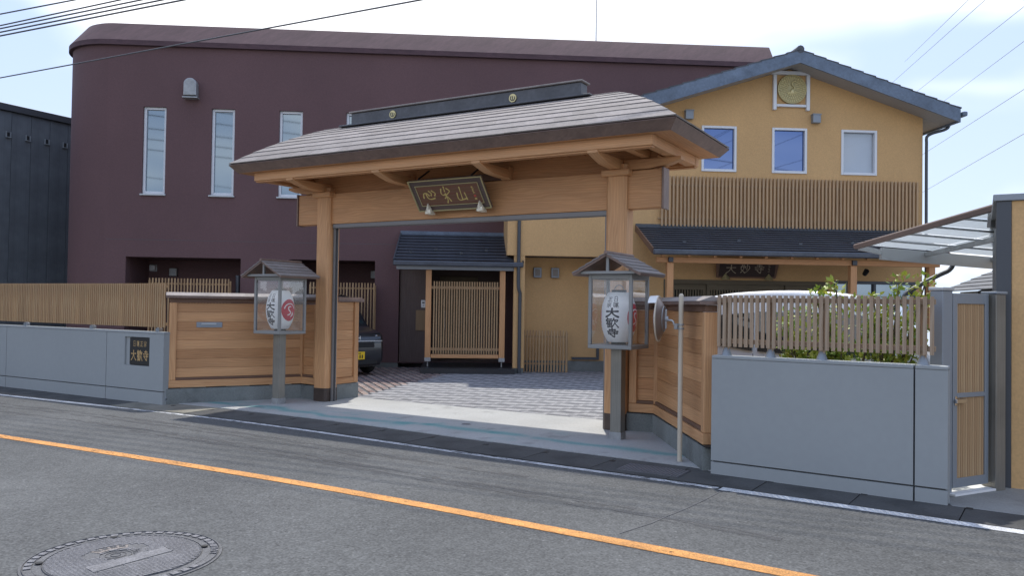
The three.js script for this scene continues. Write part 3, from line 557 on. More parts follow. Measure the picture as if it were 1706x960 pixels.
    mesh('downpipe', merge([cyl(.04, .04, 3.35, X(2.99), 2.1, .045, 12), tube([[X(2.99), 2.1, .045], [X(3.0), 1.95, .05], [X(3.03), 1.85, .04]], .04, 10, 10), cyl(.04, .04, 1.85, X(3.03), .02, .035, 12)]), M.darkSteel, t);
  }
  // ground floor sliding lattice doors and the shop-like window under the porch
  const drs = mesh('door_frame', merge([bx(X(6.36), X(10.27), 2.13, 2.23, -.12, .02), bx(X(6.36), X(6.44), .16, 2.13, -.12, .02), bx(X(10.19), X(10.27), .16, 2.13, -.12, .02)]), M.khaki, t);
  const lg = metre(new THREE.BoxGeometry(.028, 1.6, .03), 'y');
  for (let d = 0; d < 4; d++) {
    const a = X(6.45) + d * .936, dd = mesh('sliding_door', merge([bx(a, a + .08, .17, 2.125, -.09 + (d % 2) * .04, -.055 + (d % 2) * .04), bx(a + .85, a + .93, .17, 2.125, -.09 + (d % 2) * .04, -.055 + (d % 2) * .04), bx(a + .08, a + .85, 2.0, 2.125, -.09 + (d % 2) * .04, -.055 + (d % 2) * .04), bx(a + .08, a + .85, .17, .42, -.09 + (d % 2) * .04, -.055 + (d % 2) * .04)]), M.khaki, t);
    for (let i = 0; i < 12; i++) { const s = mesh('lattice_bar', lg, M.khaki, dd); s.position.set(a + .08 + (i + .5) * .77 / 12, 1.2, -.075 + (d % 2) * .04); }
    mesh('pane', bx(a + .07, a + .86, .4, 2.02, -.115 + (d % 2) * .04, -.105 + (d % 2) * .04), M.darkGlass, dd);
  }
  const sw = mesh('window', merge([bx(X(10.42), X(12.40), 2.19, 2.26, -.1, .02), bx(X(10.42), X(10.48), .85, 2.19, -.1, .02), bx(X(12.34), X(12.40), .85, 2.19, -.1, .02), bx(X(11.38), X(11.44), .85, 2.19, -.08, .01), bx(X(10.42), X(12.40), .80, .85, -.1, .03)]), M.darkSteel, t);
  mesh('pane', bx(X(10.48), X(11.38), .85, 2.19, -.06, -.05), M.paleGlass, sw); mesh('pane', bx(X(11.44), X(12.34), .85, 2.19, -.06, -.05), M.paleGlass, sw);
  mesh('backing', bx(X(6.3), X(12.42), .14, 2.3, -.26, -.235), M.black, t);
}
{ // long porch along the ochre house
  const t = thing('long_porch', 'long dark metal lean-to porch on timber posts along the ochre house', 'porch', HALL, [5.6, 0, 1.56]);
  const X = x => x - 5.6;
  leanTo(t, X(5.70), X(12.3), .02, 3.44, X(5.63), X(12.0), 1.95, 2.80, 10, M.darkRoof, M.darkRoof, M.woodDark);
  mesh('flashing', rbx(X(5.68), X(12.32), 3.38, 3.50, .008, .06, .01), M.darkSteel, t);
  const b = mesh('beam', rbx(X(5.75), X(11.9), 2.52, 2.64, 1.68, 1.80, .01, 'x'), M.wood[2], t);
  for (const x of [6.03, 9.99]) mesh('beam_end', rbx(X(x) - .05, X(x) + .05, 2.53, 2.63, 1.805, 1.86, .006), M.darkSteel, b);
  for (const x of [6.03, 9.99, 11.72]) { const p = mesh('post', rbx(X(x) - .07, X(x) + .07, .05, 2.52, 1.67, 1.81, .012, 'y', x), M.wood[0], t); mesh('shoe', rbx(X(x) - .076, X(x) + .076, 0, .12, 1.664, 1.816, .006), M.galv, p); }
  for (let i = 0; i < 12; i++) { const x = X(5.85) + i * .55; mesh('rafter', bar([x, 2.68, 1.92], [x, 3.34, .03], .06, .09), M.wood[2], t); }
  mesh('spot_lamp', cyl(.05, .06, .13, 0, 0, 0, 14).rotateX(.9).translate(X(10.9), 2.40, .5), M.black, t);
}
{ // small fittings on the ochre house
  const box = (label, x, y) => { const v = thing('wall_vent', label, 'vent', HALL, [x, y, 1.56]); mesh('cover', rbx(-.095, .095, -.1, .1, .002, .13, .015), M.greyMetal, v); mesh('hood', rbx(-.105, .105, .085, .115, .002, .145, .008), M.greyMetal, v); };
  box('grey box vent above the middle upper window of the ochre house', 9.93, 6.05);
  box('grey box vent near the left end of the upper ochre wall, by the gate roof', 6.90, 6.05);
  const l = thing('wall_light', 'square dark wall lamp in the ochre recess, beside the corner pier', 'wall lamp', HALL, [3.50, 2.36, .79]);
  mesh('housing', rbx(-.095, .095, -.12, .12, 0, .10, .012), M.greyMetal, l); mesh('diffuser', rbx(-.06, .06, -.08, .08, .101, .108, .003), std(.2, .17, .14, .4), l);
  copyOf(l, HALL, [3.92, 2.36, .79], 'square dark wall lamp in the ochre recess, farther from the corner pier');
  screen('slat_screen', 'low brown slat screen in the ochre recess', HALL, [3.14, 0, 1.2], 1.06, .03, 1.0, .07, .03, .028, M.slat, null, { rails: [.85, .22] });
  // dark name board with pale brushed characters over the sliding doors
  const p = thing('name_board', 'dark wooden name board with pale brush characters above the sliding doors', 'sign', HALL, [8.28, 2.30, 1.62]);
  const tt = canvasTex(512, 160, c => { c.fillStyle = '#3a2a24'; c.fillRect(0, 0, 512, 160); for (let i = 0; i < 60; i++) { c.fillStyle = `rgba(${20 + i % 3 * 20},${14 + i % 2 * 10},10,.14)`; c.fillRect(0, (i * 37) % 160, 512, 2); } c.fillStyle = '#b3a58c'; ink(c, 'big', 60, 34, 96, 96, 8); ink(c, 'wonder', 190, 26, 96, 100, 7); ink(c, 'temple', 320, 24, 92, 104, 7); c.fillStyle = '#a0947e'; for (let i = 0; i < 5; i++) c.fillRect(446 + i % 2 * 4, 36 + i * 17, 16, 5); });
  const q = mesh('board', poly([[-.70, 0], [.70, 0], [.75, .42], [-.75, .42]], .03, [], .006).rotateX(.28), M.woodDark, p);
  mesh('lettering', faceUV(1.32, .36).translate(0, .21, .041).rotateX(.28), new THREE.MeshStandardMaterial({ map: tt, roughness: .7 }), q);
  mesh('rim', merge([bx(-.72, .72, .395, .425, .037, .055), bx(-.68, .68, -.005, .02, .037, .055)]).rotateX(.28), M.woodDark, q);
  for (const x of [-.5, .52]) mesh('bracket', merge([new THREE.ConeGeometry(.12, .15, 4).scale(1, 1, .4).translate(x, .02, .07), rbx(x - .05, x + .05, -.06, -.03, .02, .09, .008)]), M.goldPaint, p);
}

// ------------------------------------------------------------ timber gate with hipped metal roof
{
  const t = thing('temple_gate', 'large timber temple gate with a hipped grey shingle roof and dark ridge box', 'gate', GATE);
  const wd = M.wood;
  for (const x of [-2.51, 2.51]) {
    const c = .035, h = .14, s = [[-h + c, -h], [h - c, -h], [h, -h + c], [h, h - c], [h - c, h], [-h + c, h], [-h, h - c], [-h, -h + c]];
    const p = mesh('pillar', metre(poly(s, 3.2).rotateX(-Math.PI / 2).translate(x, .20, 0), 'y', x), wd[1], t);
    mesh('shoe', metre(poly(s.map(([a, b]) => [a * 1.04, b * 1.04]), .215).rotateX(-Math.PI / 2).translate(x, .015, 0)), M.shoe, p);
    const si = -Math.sign(x);
    mesh('shutter_guide', merge([bx(x + si * .15, x + si * .155, .02, 2.78, -.04, .04), bx(x + si * .156, x + si * .185, .02, 2.78, .028, .04), bx(x + si * .156, x + si * .185, .02, 2.78, -.04, -.028)]), M.guide, t);
    // return wall behind the pillar
    const r = mesh('return_wall', merge([bx(x - .075, x + .075, .02, .26, -.70, -.15)]), M.footing, t);
    mesh('post', rbx(x - .065, x + .065, .265, 1.60, -.70, -.60, .008, 'y'), wd[0], r);
    mesh('sill', rbx(x - .06, x + .06, .265, .36, -.598, -.15, .006, 'z'), wd[2], r);
    for (let i = 0; i < 8; i++) mesh('board', rbx(x - .035, x + .035, .365 + i * .154, .365 + (i + 1) * .154 - .002, -.598, -.15, .004, 'z', i * .3), wd[i % 3], r);
    mesh('coping', merge([rbx(x - .11, x + .11, 1.60, 1.65, -.78, -.15, .006), rbx(x - .085, x + .085, 1.652, 1.672, -.76, -.15, .005)]), M.copperEdge, r);
  }
  const lint = mesh('lintel', rbx(-3.10, 3.10, 2.83, 3.32, -.09, .07, .015, 'x'), wd[0], t);
  for (const s of [-1, 1]) mesh('end_cap', rbx(s * 3.10, s * 3.13, 2.815, 3.335, -.11, .09, .008), M.copperEdge, lint);
  mesh('shutter_box', rbx(-2.36, 2.36, 2.765, 2.828, -.09, .06, .006), M.guide, t);
  mesh('upper_panel', bx(-3.0, 3.0, 3.322, 3.62, -.03, .0, 'x'), wd[2], t);
  for (const x of [-.84, .84]) mesh('strut', rbx(x - .07, x + .07, 3.321, 3.50, .002, .10, .008, 'y'), wd[1], t);
  // bracket arms through the beam, carved ends
  const armShape = [[-.86, 3.46], [-.86, 3.43], [-.70, 3.385], [-.52, 3.345], [-.30, 3.335], [.30, 3.335], [.52, 3.345], [.70, 3.385], [.86, 3.43], [.86, 3.46]];
  for (const x of [-2.51, -.84, .84, 2.51]) mesh('bracket_arm', metre(poly(armShape, .12, [], .008).rotateY(Math.PI / 2).translate(x - .06, 0, 0), 'z', x), wd[1], t);
  for (const s of [-1, 1]) {
    mesh('outrigger', metre(poly([[0, 3.33], [.34, 3.33], [.60, 3.37], [.76, 3.42], [.76, 3.46], [0, 3.46]], .12, [], .008).translate(0, 0, -.06).rotateY(s < 0 ? Math.PI : 0).translate(s * 2.58, 0, 0), 'x'), wd[0], t);
    mesh('capital', rbx(s * 2.51 - .19, s * 2.51 + .19, 3.25, 3.334, -.19, .19, .02, 'x'), wd[1], t);
  }
  // ring of eave beams
  const ring = [['x', -3.27, 3.27, .72, .86], ['x', -3.27, 3.27, -.86, -.72]];
  for (const [, a, b, z0, z1] of ring) { const e = mesh('eave_beam', rbx(a, b, 3.462, 3.63, z0, z1, .01, 'x'), wd[1], t); mesh('moulding', rbx(a + .02, b - .02, 3.44, 3.461, z0 + .02, z1 - .02, .004, 'x'), wd[2], e); mesh('upper_plate', rbx(a - .04, b + .04, 3.631, 3.67, z0 - .03, z1 + .03, .006, 'x'), wd[0], e); }
  for (const s of [-1, 1]) { const e = mesh('eave_beam', rbx(s > 0 ? 3.13 : -3.265, s > 0 ? 3.265 : -3.13, 3.462, 3.629, -.718, .718, .01, 'z'), wd[0], t); mesh('upper_plate', rbx(s > 0 ? 3.10 : -3.30, s > 0 ? 3.30 : -3.10, 3.631, 3.668, -.688, .688, .006, 'z'), wd[1], e); }
  for (const x of [-2.87, 2.87]) mesh('tie_beam', rbx(x - .05, x + .05, 3.47, 3.56, -.718, .718, .008, 'z'), wd[0], t);
  // rafters under the deck
  for (let i = 0; i < 25; i++) { const x = -3.0 + i * .25; mesh('rafter', bx(x - .022, x + .022, 3.575, 3.625, -.715, .715, 'z'), wd[2], t); }
  // hipped, slightly bellied roof
  const E0 = 3.62, Z0 = 1.06, RX = 2.40, yE = 3.72, rise = .65, cv = s => s * (1 + .38 * (1 - s));
  const P = (side, s, q) => {                                          // q -1..1 along the eave
    const hx = E0 + (RX - E0) * s, hz = Z0 * (1 - s), y = yE + rise * cv(s);
    return side === 0 ? [q * hx, y, hz] : side === 2 ? [-q * hx, y, -hz] : side === 1 ? [hx, y, -q * hz] : [-hx, y, q * hz];
  };
  const deckGeo = []; const N = 10;
  for (let side = 0; side < 4; side++) for (let i = 0; i < N; i++) deckGeo.push(plate(P(side, i / N, -1), P(side, i / N, 1), P(side, (i + 1) / N, 1), P(side, (i + 1) / N, -1), .0005));
  const roof = mesh('roof', merge(deckGeo.map(g => g.translate(0, -.022, 0))), M.copperEdge, t);
  // thick eave edge leaning inwards below the sheets, and the boarded soffit
  const low = (side, q) => { const hx = 3.52, hz = .96, y = 3.585; return side === 0 ? [q * hx, y, hz] : side === 2 ? [-q * hx, y, -hz] : side === 1 ? [hx, y, -q * hz] : [-hx, y, q * hz]; };
  for (let side = 0; side < 4; side++) {
    const a = low(side, -1), b = low(side, 1), c = P(side, 0, 1), d = P(side, 0, -1); c[1] -= .02; d[1] -= .02;
    mesh('eave_edge', plate(a, b, c, d, .02), M.copperEdge, roof);
  }
  mesh('soffit', merge([bx(-3.52, 3.52, 3.587, 3.597, .865, .96, 'x'), bx(-3.52, 3.52, 3.587, 3.597, -.96, -.865, 'x'), bx(3.275, 3.52, 3.587, 3.597, -.865, .865, 'z'), bx(-3.52, -3.275, 3.587, 3.597, -.865, .865, 'z'), bx(-3.10, 3.10, 3.672, 3.682, -.86, .86, 'x')]), wd[2], roof);
  const courses = 9;
  for (let side = 0; side < 4; side++) for (let i = 0; i < courses; i++) {
    const s0 = i / courses, s1 = Math.min(1, (i + 1.12) / courses), len = side % 2 ? 2 * Z0 * (1 - s0) : 2 * (E0 + (RX - E0) * s0), n = Math.max(1, Math.round(len / .56));
    for (let k = 0; k < n; k++) {
      const sh = (i % 2 && n > 2) ? .5 : 0, q = j => clamp(-1 + 2 * (j + sh - (sh ? .5 : 0) + (sh && j > 0 && j < n ? .5 : 0)) / n, -1, 1);
      const a = q(k), b = q(k + 1); if (b - a < .002) continue;
      const A = P(side, s0, a), B = P(side, s0, b), C = P(side, s1, b), D = P(side, s1, a);
      const lift = .015 + rr(-.002, .002); for (const v of [A, B]) v[1] += lift; for (const v of [C, D]) v[1] += .004;
      mesh('roof_sheet', plate(A, B, C, D, .016), M.copperSheet[rnd() * 3 | 0], roof);
    }
  }
  const rb = mesh('ridge_box', rbx(-1.98, 1.98, 4.33, 4.54, -.10, .10, .012), M.ridge, t);
  mesh('ridge_cap', rbx(-2.01, 2.01, 4.542, 4.565, -.13, .13, .008), M.copperSheet[0], rb);
  mesh('ridge_base', merge([rbx(-2.15, 2.15, 4.325, 4.352, -.20, .20, .01)]), M.ridge, rb);
  for (const x of [-1.15, .95]) { const c = mesh('crest', cyl(.058, .058, .014, 0, 0, 0, 28).rotateX(Math.PI / 2).translate(x, 4.44, .103), M.gold, rb); mesh('crest_relief', merge([new THREE.TorusGeometry(.034, .007, 6, 20, 4.6).rotateZ(2.2).translate(x, 4.44, .118), bx(x - .005, x + .005, 4.42, 4.465, .117, .122)]), M.ridge, c); }
}
{ // hanging name board of the gate, leaning forward
  const p = thing('name_board', 'framed board with gold brush characters hanging from the gate lintel', 'sign', GATE, [.08, 2.93, .20]);
  const tilt = .655, H = .50, Wd = 1.24, tr = g => g.rotateX(tilt);
  const b = mesh('backing', tr(rbx(-Wd / 2, Wd / 2, 0, H, -.03, 0, .006, 'x')), M.brownDoor, p);
  const w2 = Wd / 2;
  mesh('gold_trim', tr(merge([bx(-w2, w2, 0, .014, .001, .016), bx(-w2, w2, H - .014, H, .001, .016), bx(-w2, -w2 + .014, .014, H - .014, .001, .016), bx(w2 - .014, w2, .014, H - .014, .001, .016)])), M.goldPaint, b);
  mesh('inner_trim', tr(merge([bx(-w2 + .09, w2 - .09, .085, .093, .001, .012), bx(-w2 + .09, w2 - .09, H - .093, H - .085, .001, .012), bx(-w2 + .09, -w2 + .098, .093, H - .093, .001, .012), bx(w2 - .098, w2 - .09, .093, H - .093, .001, .012)])), M.goldPaint, b);
  const tt = canvasTex(1024, 320, c => {
    c.fillStyle = '#6f4f3e'; c.fillRect(0, 0, 1024, 320); for (let i = 0; i < 90; i++) { c.fillStyle = `rgba(${50 + i % 4 * 30},${28 + i % 3 * 14},14,.12)`; c.fillRect(0, (i * 53) % 320, 1024, 3); }
    c.fillStyle = '#bda866'; ink(c, 'heart', 60, 60, 250, 220, 22); ink(c, 'bloom', 370, 20, 200, 280, 20); ink(c, 'hill', 620, 40, 180, 240, 20);
    c.fillStyle = '#b2493a'; c.fillRect(905, 190, 34, 34); c.fillStyle = '#bda866'; for (let i = 0; i < 4; i++) { c.fillRect(900 + i % 2 * 8, 60 + i * 30, 34, 9); c.fillRect(912, 50 + i * 30, 8, 28); } c.fillRect(905, 240, 34, 26);
  });
  mesh('lettering', tr(faceUV(Wd - .196, H - .186).translate(0, H / 2, .004)), new THREE.MeshStandardMaterial({ map: tt, roughness: .55 }), b);
  for (const x of [-.42, .46]) mesh('bracket', merge([new THREE.ConeGeometry(.085, .15, 4).scale(1, 1, .7).rotateX(.3).translate(x, .035, .06), rbx(x - .03, x + .05, -.055, -.02, -.04, .11, .008), rbx(x + .03, x + .075, -.05, .01, .07, .12, .008)]), std(.72, .66, .52, .4, { metalness: .2 }), p);
  for (const x of [-.45, .45]) mesh('hanger', bar([x, .42, .28], [x, .58, .02], .02), M.black, p);
}
{ // dark backing board behind the top of the name board
  const p = thing('canopy_board', 'dark board over the hanging name board under the gate eave', 'board', GATE, [.08, 3.30, .0]);
  mesh('board', bx(-.75, .78, .03, .13, .012, .06, 'x'), M.woodDark, p);
}
// ------------------------------------------------------------ flared wing walls of the gate
function wing(label, pts, h) {
  const [x0, z0] = pts[0], t = thing('wing_wall', label, 'wall', GATE, [x0, 0, z0], 'flared timber wing walls of the gate');
  for (let s = 0; s < pts.length - 1; s++) {
    const a = [pts[s][0] - x0, pts[s][1] - z0], b = [pts[s + 1][0] - x0, pts[s + 1][1] - z0], L = Math.hypot(b[0] - a[0], b[1] - a[1]), an = -Math.atan2(b[1] - a[1], b[0] - a[0]);
    const put = g => g.rotateY(an).translate(a[0], 0, a[1]);
    mesh('footing', put(bx(-.03, L + .03, .0, .24, -.085, .085, 'x', s)), M.footing, t);
    // the sill sits on thin packers, so daylight shows under it
    for (let k = 0; k < Math.max(2, Math.round(L / .55)); k++) { const n = Math.max(2, Math.round(L / .55)), x = .03 + (L - .06) * k / (n - 1); mesh('packer', put(bx(x - .14, x + .14, .24, .256, -.07, .07)), M.black, t); }
    const sill = mesh('sill', put(rbx(.0, L, .256, .365, -.075, .075, .008, 'x', s)), M.wood[1], t);
    mesh('sill_moulding', put(rbx(.05, L - .05, .367, .405, -.055, .055, .006, 'x')), M.woodDark, sill);
    const n = 8, y0 = .407, y1 = h - .13;
    for (let i = 0; i < n; i++) mesh('board', put(rbx(.05, L - .05, y0 + (y1 - y0) * i / n, y0 + (y1 - y0) * (i + 1) / n - .002, -.03, .03 + (i % 2) * .002, .004, 'x', i * .41 + s)), M.wood[(i * 2 + s) % 3], t);
    mesh('top_rail', put(rbx(.0, L, h - .128, h - .062, -.06, .06, .006, 'x')), M.woodDark, t);
    for (const x of s === 0 ? [.05, L] : [L - .05]) mesh('post', put(rbx(x - .05, x + .05, .367, h - .13, -.068, .068, .01, 'y', x)), M.wood[1], t);
    const cop = mesh('coping', put(rbx(-.06, L + .06, h - .06, h - .022, -.13, .13, .006)), M.copperEdge, t);
    mesh('coping_cap', put(metre(poly([[-.135, h - .021], [.135, h - .021], [0, h + .03]], L + .12).rotateY(Math.PI / 2).translate(-.06, 0, 0), 'x')), M.copperSheet[1], cop);
  }
  return t;
}
const wingL = wing('flared timber wing wall on a concrete footing beside the low grey wall, with a letter slot', [[-2.66, -.04], [-3.10, -.10], [-4.14, 1.67]], 1.68);
wing('flared timber wing wall on a concrete footing beside the traffic mirror', [[2.66, -.04], [3.02, -.10], [4.27, 1.85]], 1.68);
{ // letter slot in the left wing wall
  const a = [-3.10, -.10], b = [-4.14, 1.67], f = .72, x = a[0] + (b[0] - a[0]) * f, z = a[1] + (b[1] - a[1]) * f, an = Math.atan2(b[1] - a[1], b[0] - a[0]);
  const g = thing('letter_slot', 'grey metal letter slot set into the timber wing wall', 'letter box', GATE, [x, 1.17, z], null, -an + Math.PI);
  mesh('body', rbx(-.19, .19, 0, .085, .02, .05, .006), M.greyMetal, g); mesh('flap', rbx(-.12, .10, .045, .07, .051, .06, .003), M.alu, g);
}

// ------------------------------------------------------------ glazed lantern cabinets on steel posts
function cabinet(label, x) {
  const t = thing('lantern_cabinet', label, 'lantern cabinet', GATE, [x, .015, .70], 'glazed lantern cabinets flanking the gate');
  const p = mesh('post', rbx(-.068, .068, 0, 1.08, -.068, .068, .006, 'y'), M.stainless, t);
  mesh('base_plate', rbx(-.075, .075, .0, .09, -.075, .075, .004), M.galv, p);
  const w = .275, y0 = 1.08, y1 = 1.95;
  mesh('floor', rbx(-w, w, y0, y0 + .045, -w, w, .006), M.cabinetFrame, t);
  for (const a of [-1, 1]) for (const b of [-1, 1]) mesh('corner_post', rbx(a * (w - .02) - .02, a * (w - .02) + .02, y0 + .046, y1, b * (w - .02) - .02, b * (w - .02) + .02, .005, 'y'), M.cabinetFrame, t);
  for (const a of [-1, 1]) { mesh('top_rail', rbx(-w + .04, w - .04, y1 - .055, y1, a * (w - .02) - .018, a * (w - .02) + .018, .005), M.cabinetFrame, t); mesh('top_rail', rbx(a * (w - .02) - .018, a * (w - .02) + .018, y1 - .055, y1, -w + .04, w - .04, .005), M.cabinetFrame, t); }
  for (const a of [-1, 1]) { mesh('pane', bx(-w + .04, w - .04, y0 + .046, y1 - .056, a * (w - .02) - .002, a * (w - .02) + .002), M.glass, t); mesh('pane', bx(a * (w - .02) - .002, a * (w - .02) + .002, y0 + .046, y1 - .056, -w + .04, w - .04), M.glass, t); }
  // gabled roof, ridge running front to back
  const hw = .43, zr = .40, yr = 2.19, ye = 1.955;
  for (const s of [-1, 1]) {
    const r = mesh('roof', plate(s > 0 ? [hw, ye, zr] : [-hw, ye, -zr], s > 0 ? [hw, ye, -zr] : [-hw, ye, zr], s > 0 ? [0, yr, -zr] : [0, yr, zr], s > 0 ? [0, yr, zr] : [0, yr, -zr], .03), M.copperEdge, t);
    for (let i = 0; i < 5; i++) { const f = i / 5, g = (i + 1.1) / 5, X = q => s * hw * (1 - q), Y = (q, l) => ye + (yr - ye) * q + l; const A = [X(f), Y(f, .016), s * (zr + .01)], B = [X(f), Y(f, .016), -s * (zr + .01)], C = [X(g), Y(g, .003), -s * (zr + .01)], D = [X(g), Y(g, .003), s * (zr + .01)]; mesh('roof_sheet', plate(A, B, C, D, .012), M.copperSheet[(i + 1) % 3], r); }
  }
  mesh('ridge', metre(new THREE.CylinderGeometry(.022, .022, 2 * zr + .03, 8).rotateX(Math.PI / 2).translate(0, yr + .008, 0)), M.copperEdge, t);
  for (const z of [-zr + .06, zr - .06]) mesh('king_post', merge([rbx(-.018, .018, 1.95, 2.15, z - .015, z + .015, .004), rbx(-.34, .34, 1.951, 1.985, z - .02, z + .02, .004)]), M.cabinetFrame, t);
  return t;
}
cabinet('glazed lantern cabinet on a steel post beside the timber wing wall with the letter slot', -2.81);
cabinet('glazed lantern cabinet on a steel post next to the traffic mirror', 2.81);
const lanternTex = canvasTex(2048, 1024, c => {
  c.fillStyle = '#eeeeea'; c.fillRect(0, 0, 2048, 1024); c.fillStyle = 'rgba(120,120,120,.16)'; for (let y = 0; y < 1024; y += 26) c.fillRect(0, y, 2048, 3);
  for (const u of [0, 1024, 2048]) {                                  // crimson roundels at both sides
    c.fillStyle = '#c3233c'; c.beginPath(); c.ellipse(u, 520, 225, 290, 0, 0, 7); c.fill();
    c.strokeStyle = '#eeeeea'; c.lineCap = 'round'; c.lineWidth = 26; c.beginPath(); c.arc(u, 500, 150, 3.3, 6.1); c.stroke(); c.beginPath(); c.moveTo(u + 20, 430); c.bezierCurveTo(u - 60, 400, u - 70, 520, u + 10, 560); c.bezierCurveTo(u + 40, 600, u - 20, 640, u - 60, 650); c.stroke(); c.lineWidth = 14; for (let k = 0; k < 5; k++) { c.beginPath(); c.arc(u, 520, 110 + k * 16, .5 + k * .1, 1.0 + k * .1); c.stroke(); }
  }
  for (const u of [512, 1536]) {
    c.fillStyle = '#20222a'; ink(c, 'sun', u + 10, 90, 110, 105, 15); ink(c, 'lotus', u + 10, 205, 120, 110, 13); ink(c, 'true', u - 130, 100, 110, 100, 15); ink(c, 'sect', u - 130, 210, 110, 105, 13);
    ink(c, 'big', u - 130, 330, 260, 185, 40); ink(c, 'joy', u - 130, 528, 260, 195, 26); ink(c, 'temple', u - 125, 738, 250, 190, 34);
  }
});
function lantern(label, x) {
  const t = thing('paper_lantern', label, 'lantern', GATE, [x, 1.14, .70], 'paper lanterns in the glazed cabinets');
  const prof = []; for (let i = 0; i <= 30; i++) { const s = i / 30, y = .03 + .59 * s, r = .212 * Math.pow(Math.sin(Math.PI * (.09 + .82 * s)), .42); prof.push(new THREE.Vector2(r + (i % 2 ? .0018 : 0), y)); }
  const g = new THREE.LatheGeometry(prof, 64, -Math.PI / 2);
  mesh('paper', g, new THREE.MeshPhysicalMaterial({ map: lanternTex, roughness: .75, transmission: .18, thickness: 0 }), t);
  mesh('top_ring', cyl(.088, .088, .035, 0, .612, 0, 28), M.black, t); mesh('bottom_ring', cyl(.088, .088, .034, 0, .0, 0, 28), M.black, t);
  mesh('hanger', new THREE.TorusGeometry(.06, .005, 6, 20, Math.PI).translate(0, .645, 0), M.galv, t);
}
lantern('white paper lantern in the cabinet beside the wing wall with the letter slot', -2.81);
lantern('white paper lantern in the cabinet next to the traffic mirror', 2.81);

// ------------------------------------------------------------ low rendered boundary walls
{
  const t = thing('boundary_wall', 'low grey rendered wall with a black name plate niche', 'wall', LWALL);
  const J = [-12.86, -9.99, -7.12, -4.25, -1.39, 0], H = 1.10;
  mesh('core', bx(-12.84, -.03, .0, H - .03, -.135, -.04), M.joint, t);
  for (let i = 0; i < J.length - 1; i++) {
    const a = J[i] + .006, b = J[i + 1] - (i === J.length - 2 ? 0 : .006), last = i === J.length - 2;
    mesh('base_panel', metre(poly(rect(a, b, .0, .195), .038).translate(0, 0, -.038)), M.greyWall, t);
    mesh('panel', metre(poly(rect(a, b, .21, H - .032), .038, last ? [rect(-.93, -.33, .57, 1.01)] : []).translate(0, 0, -.038)), M.greyWall, t);
  }
  mesh('end_face', bx(-.028, .0, 0, H - .032, -.136, -.0385), M.greyWall, t);
  mesh('back_face', bx(-12.84, 0, 0, H - .032, -.16, -.1365), M.greyWall, t);
  mesh('top_course', rbx(-12.84, .004, H - .03, H, -.165, .004, .006, 'x'), M.greyWall, t);
  const d = thing('drain_hole', 'small dark drain hole at the end foot of the low grey wall', 'drain hole', LWALL, [.002, .09, -.075]);
  mesh('ring', new THREE.TorusGeometry(.028, .006, 6, 18).rotateY(Math.PI / 2), M.greyMetal, d); mesh('hole', cyl(.026, .026, .006, 0, 0, 0, 16).rotateZ(Math.PI / 2), M.black, d);
  const p = thing('name_plate', 'black stone name plate with gold characters set in the low grey wall', 'sign', LWALL, [-.63, .57, -.032]);
  const tt = canvasTex(768, 640, c => {
    c.fillStyle = '#1b1d1e'; c.fillRect(0, 0, 768, 640); for (let i = 0; i < 900; i++) { c.fillStyle = `rgba(120,130,120,${.05 + .1 * ((i * 7) % 10) / 10})`; c.fillRect((i * 131) % 768, (i * 257) % 640, 2, 2); }
    c.fillStyle = '#c9a46a'; ['sun', 'lotus', 'true', 'sect'].forEach((k, i) => ink(c, k, 118 + i * 138, 70, 108, 140, 11)); ['big', 'joy', 'temple'].forEach((k, i) => ink(c, k, 44 + i * 236, 290, 206, 260, 22));
  });
  mesh('stone', bx(-.19, .298, .012, .43, .0, .02), M.black, p);
  mesh('lettering', faceUV(.48, .41).translate(.054, .221, .0212), new THREE.MeshStandardMaterial({ map: tt, roughness: .35 }), p);
  mesh('niche_side', bx(-.298, -.194, .003, .437, .0, .006), M.greyWall, p);
}
{
  const t = thing('boundary_wall', 'tall grey rendered wall with a vertical joint in front of the white van', 'wall', RWALL);
  const H = 1.14;
  mesh('core', bx(.01, 1.98, 0, H - .03, -.13, -.04), M.joint, t);
  for (const [a, b] of [[0, 1.744], [1.758, 2.0]]) { mesh('base_panel', metre(poly(rect(a, b, 0, .125), .038).translate(0, 0, -.038)), M.greyWall, t); mesh('panel', metre(poly(rect(a, b, .14, H - .032), .038).translate(0, 0, -.038)), M.greyWall, t); mesh('top_course', rbx(a, b, H - .03, H, -.16, .004, .006, 'x'), M.greyWall, t); }
  mesh('end_face', bx(0, .009, 0, H - .032, -.1505, -.0385), M.greyWall, t); mesh('end_face', bx(1.981, 2.0, 0, H - .032, -.1505, -.0385), M.greyWall, t);
  mesh('back_face', bx(.0, 2.0, 0, H - .032, -.155, -.1515), M.greyWall, t);
}
// slat fences standing on the walls
function fence(label, fr, x0, x1, y0, y1, wallY, posts, mats, flare) {
  const t = thing('slat_fence', label, 'fence', fr, [x0, wallY, -.075]);
  const w = x1 - x0, hy0 = y0 - wallY, hy1 = y1 - wallY;
  for (const y of [hy1 - .045, hy0 + .05]) mesh('rail', bx(0, w, y - .022, y + .022, -.03, -.004, 'x'), mats[0], t);
  for (const px of posts) { const p = mesh('post', rbx(px - x0 - .026, px - x0 + .026, 0, hy1 - .01, -.075, -.031, .004, 'y'), flare ? mats[1] : M.alu, t); mesh('foot', flare ? cyl(.05, .026, .075, px - x0, 0, -.053, 12) : rbx(px - x0 - .04, px - x0 + .04, 0, .05, -.09, -.02, .004), M.greyMetal, p); }
  const n = Math.round(w / .052), gs = mats.map((m, k) => metre(new THREE.BoxGeometry(.031, hy1 - hy0, .022).translate(0, (hy0 + hy1) / 2, .009), 'y', k));
  for (let i = 0; i < n; i++) { const k = rnd() * mats.length | 0, s = mesh('slat', gs[k], mats[k], t); s.position.x = (i + .5) * w / n; }
}
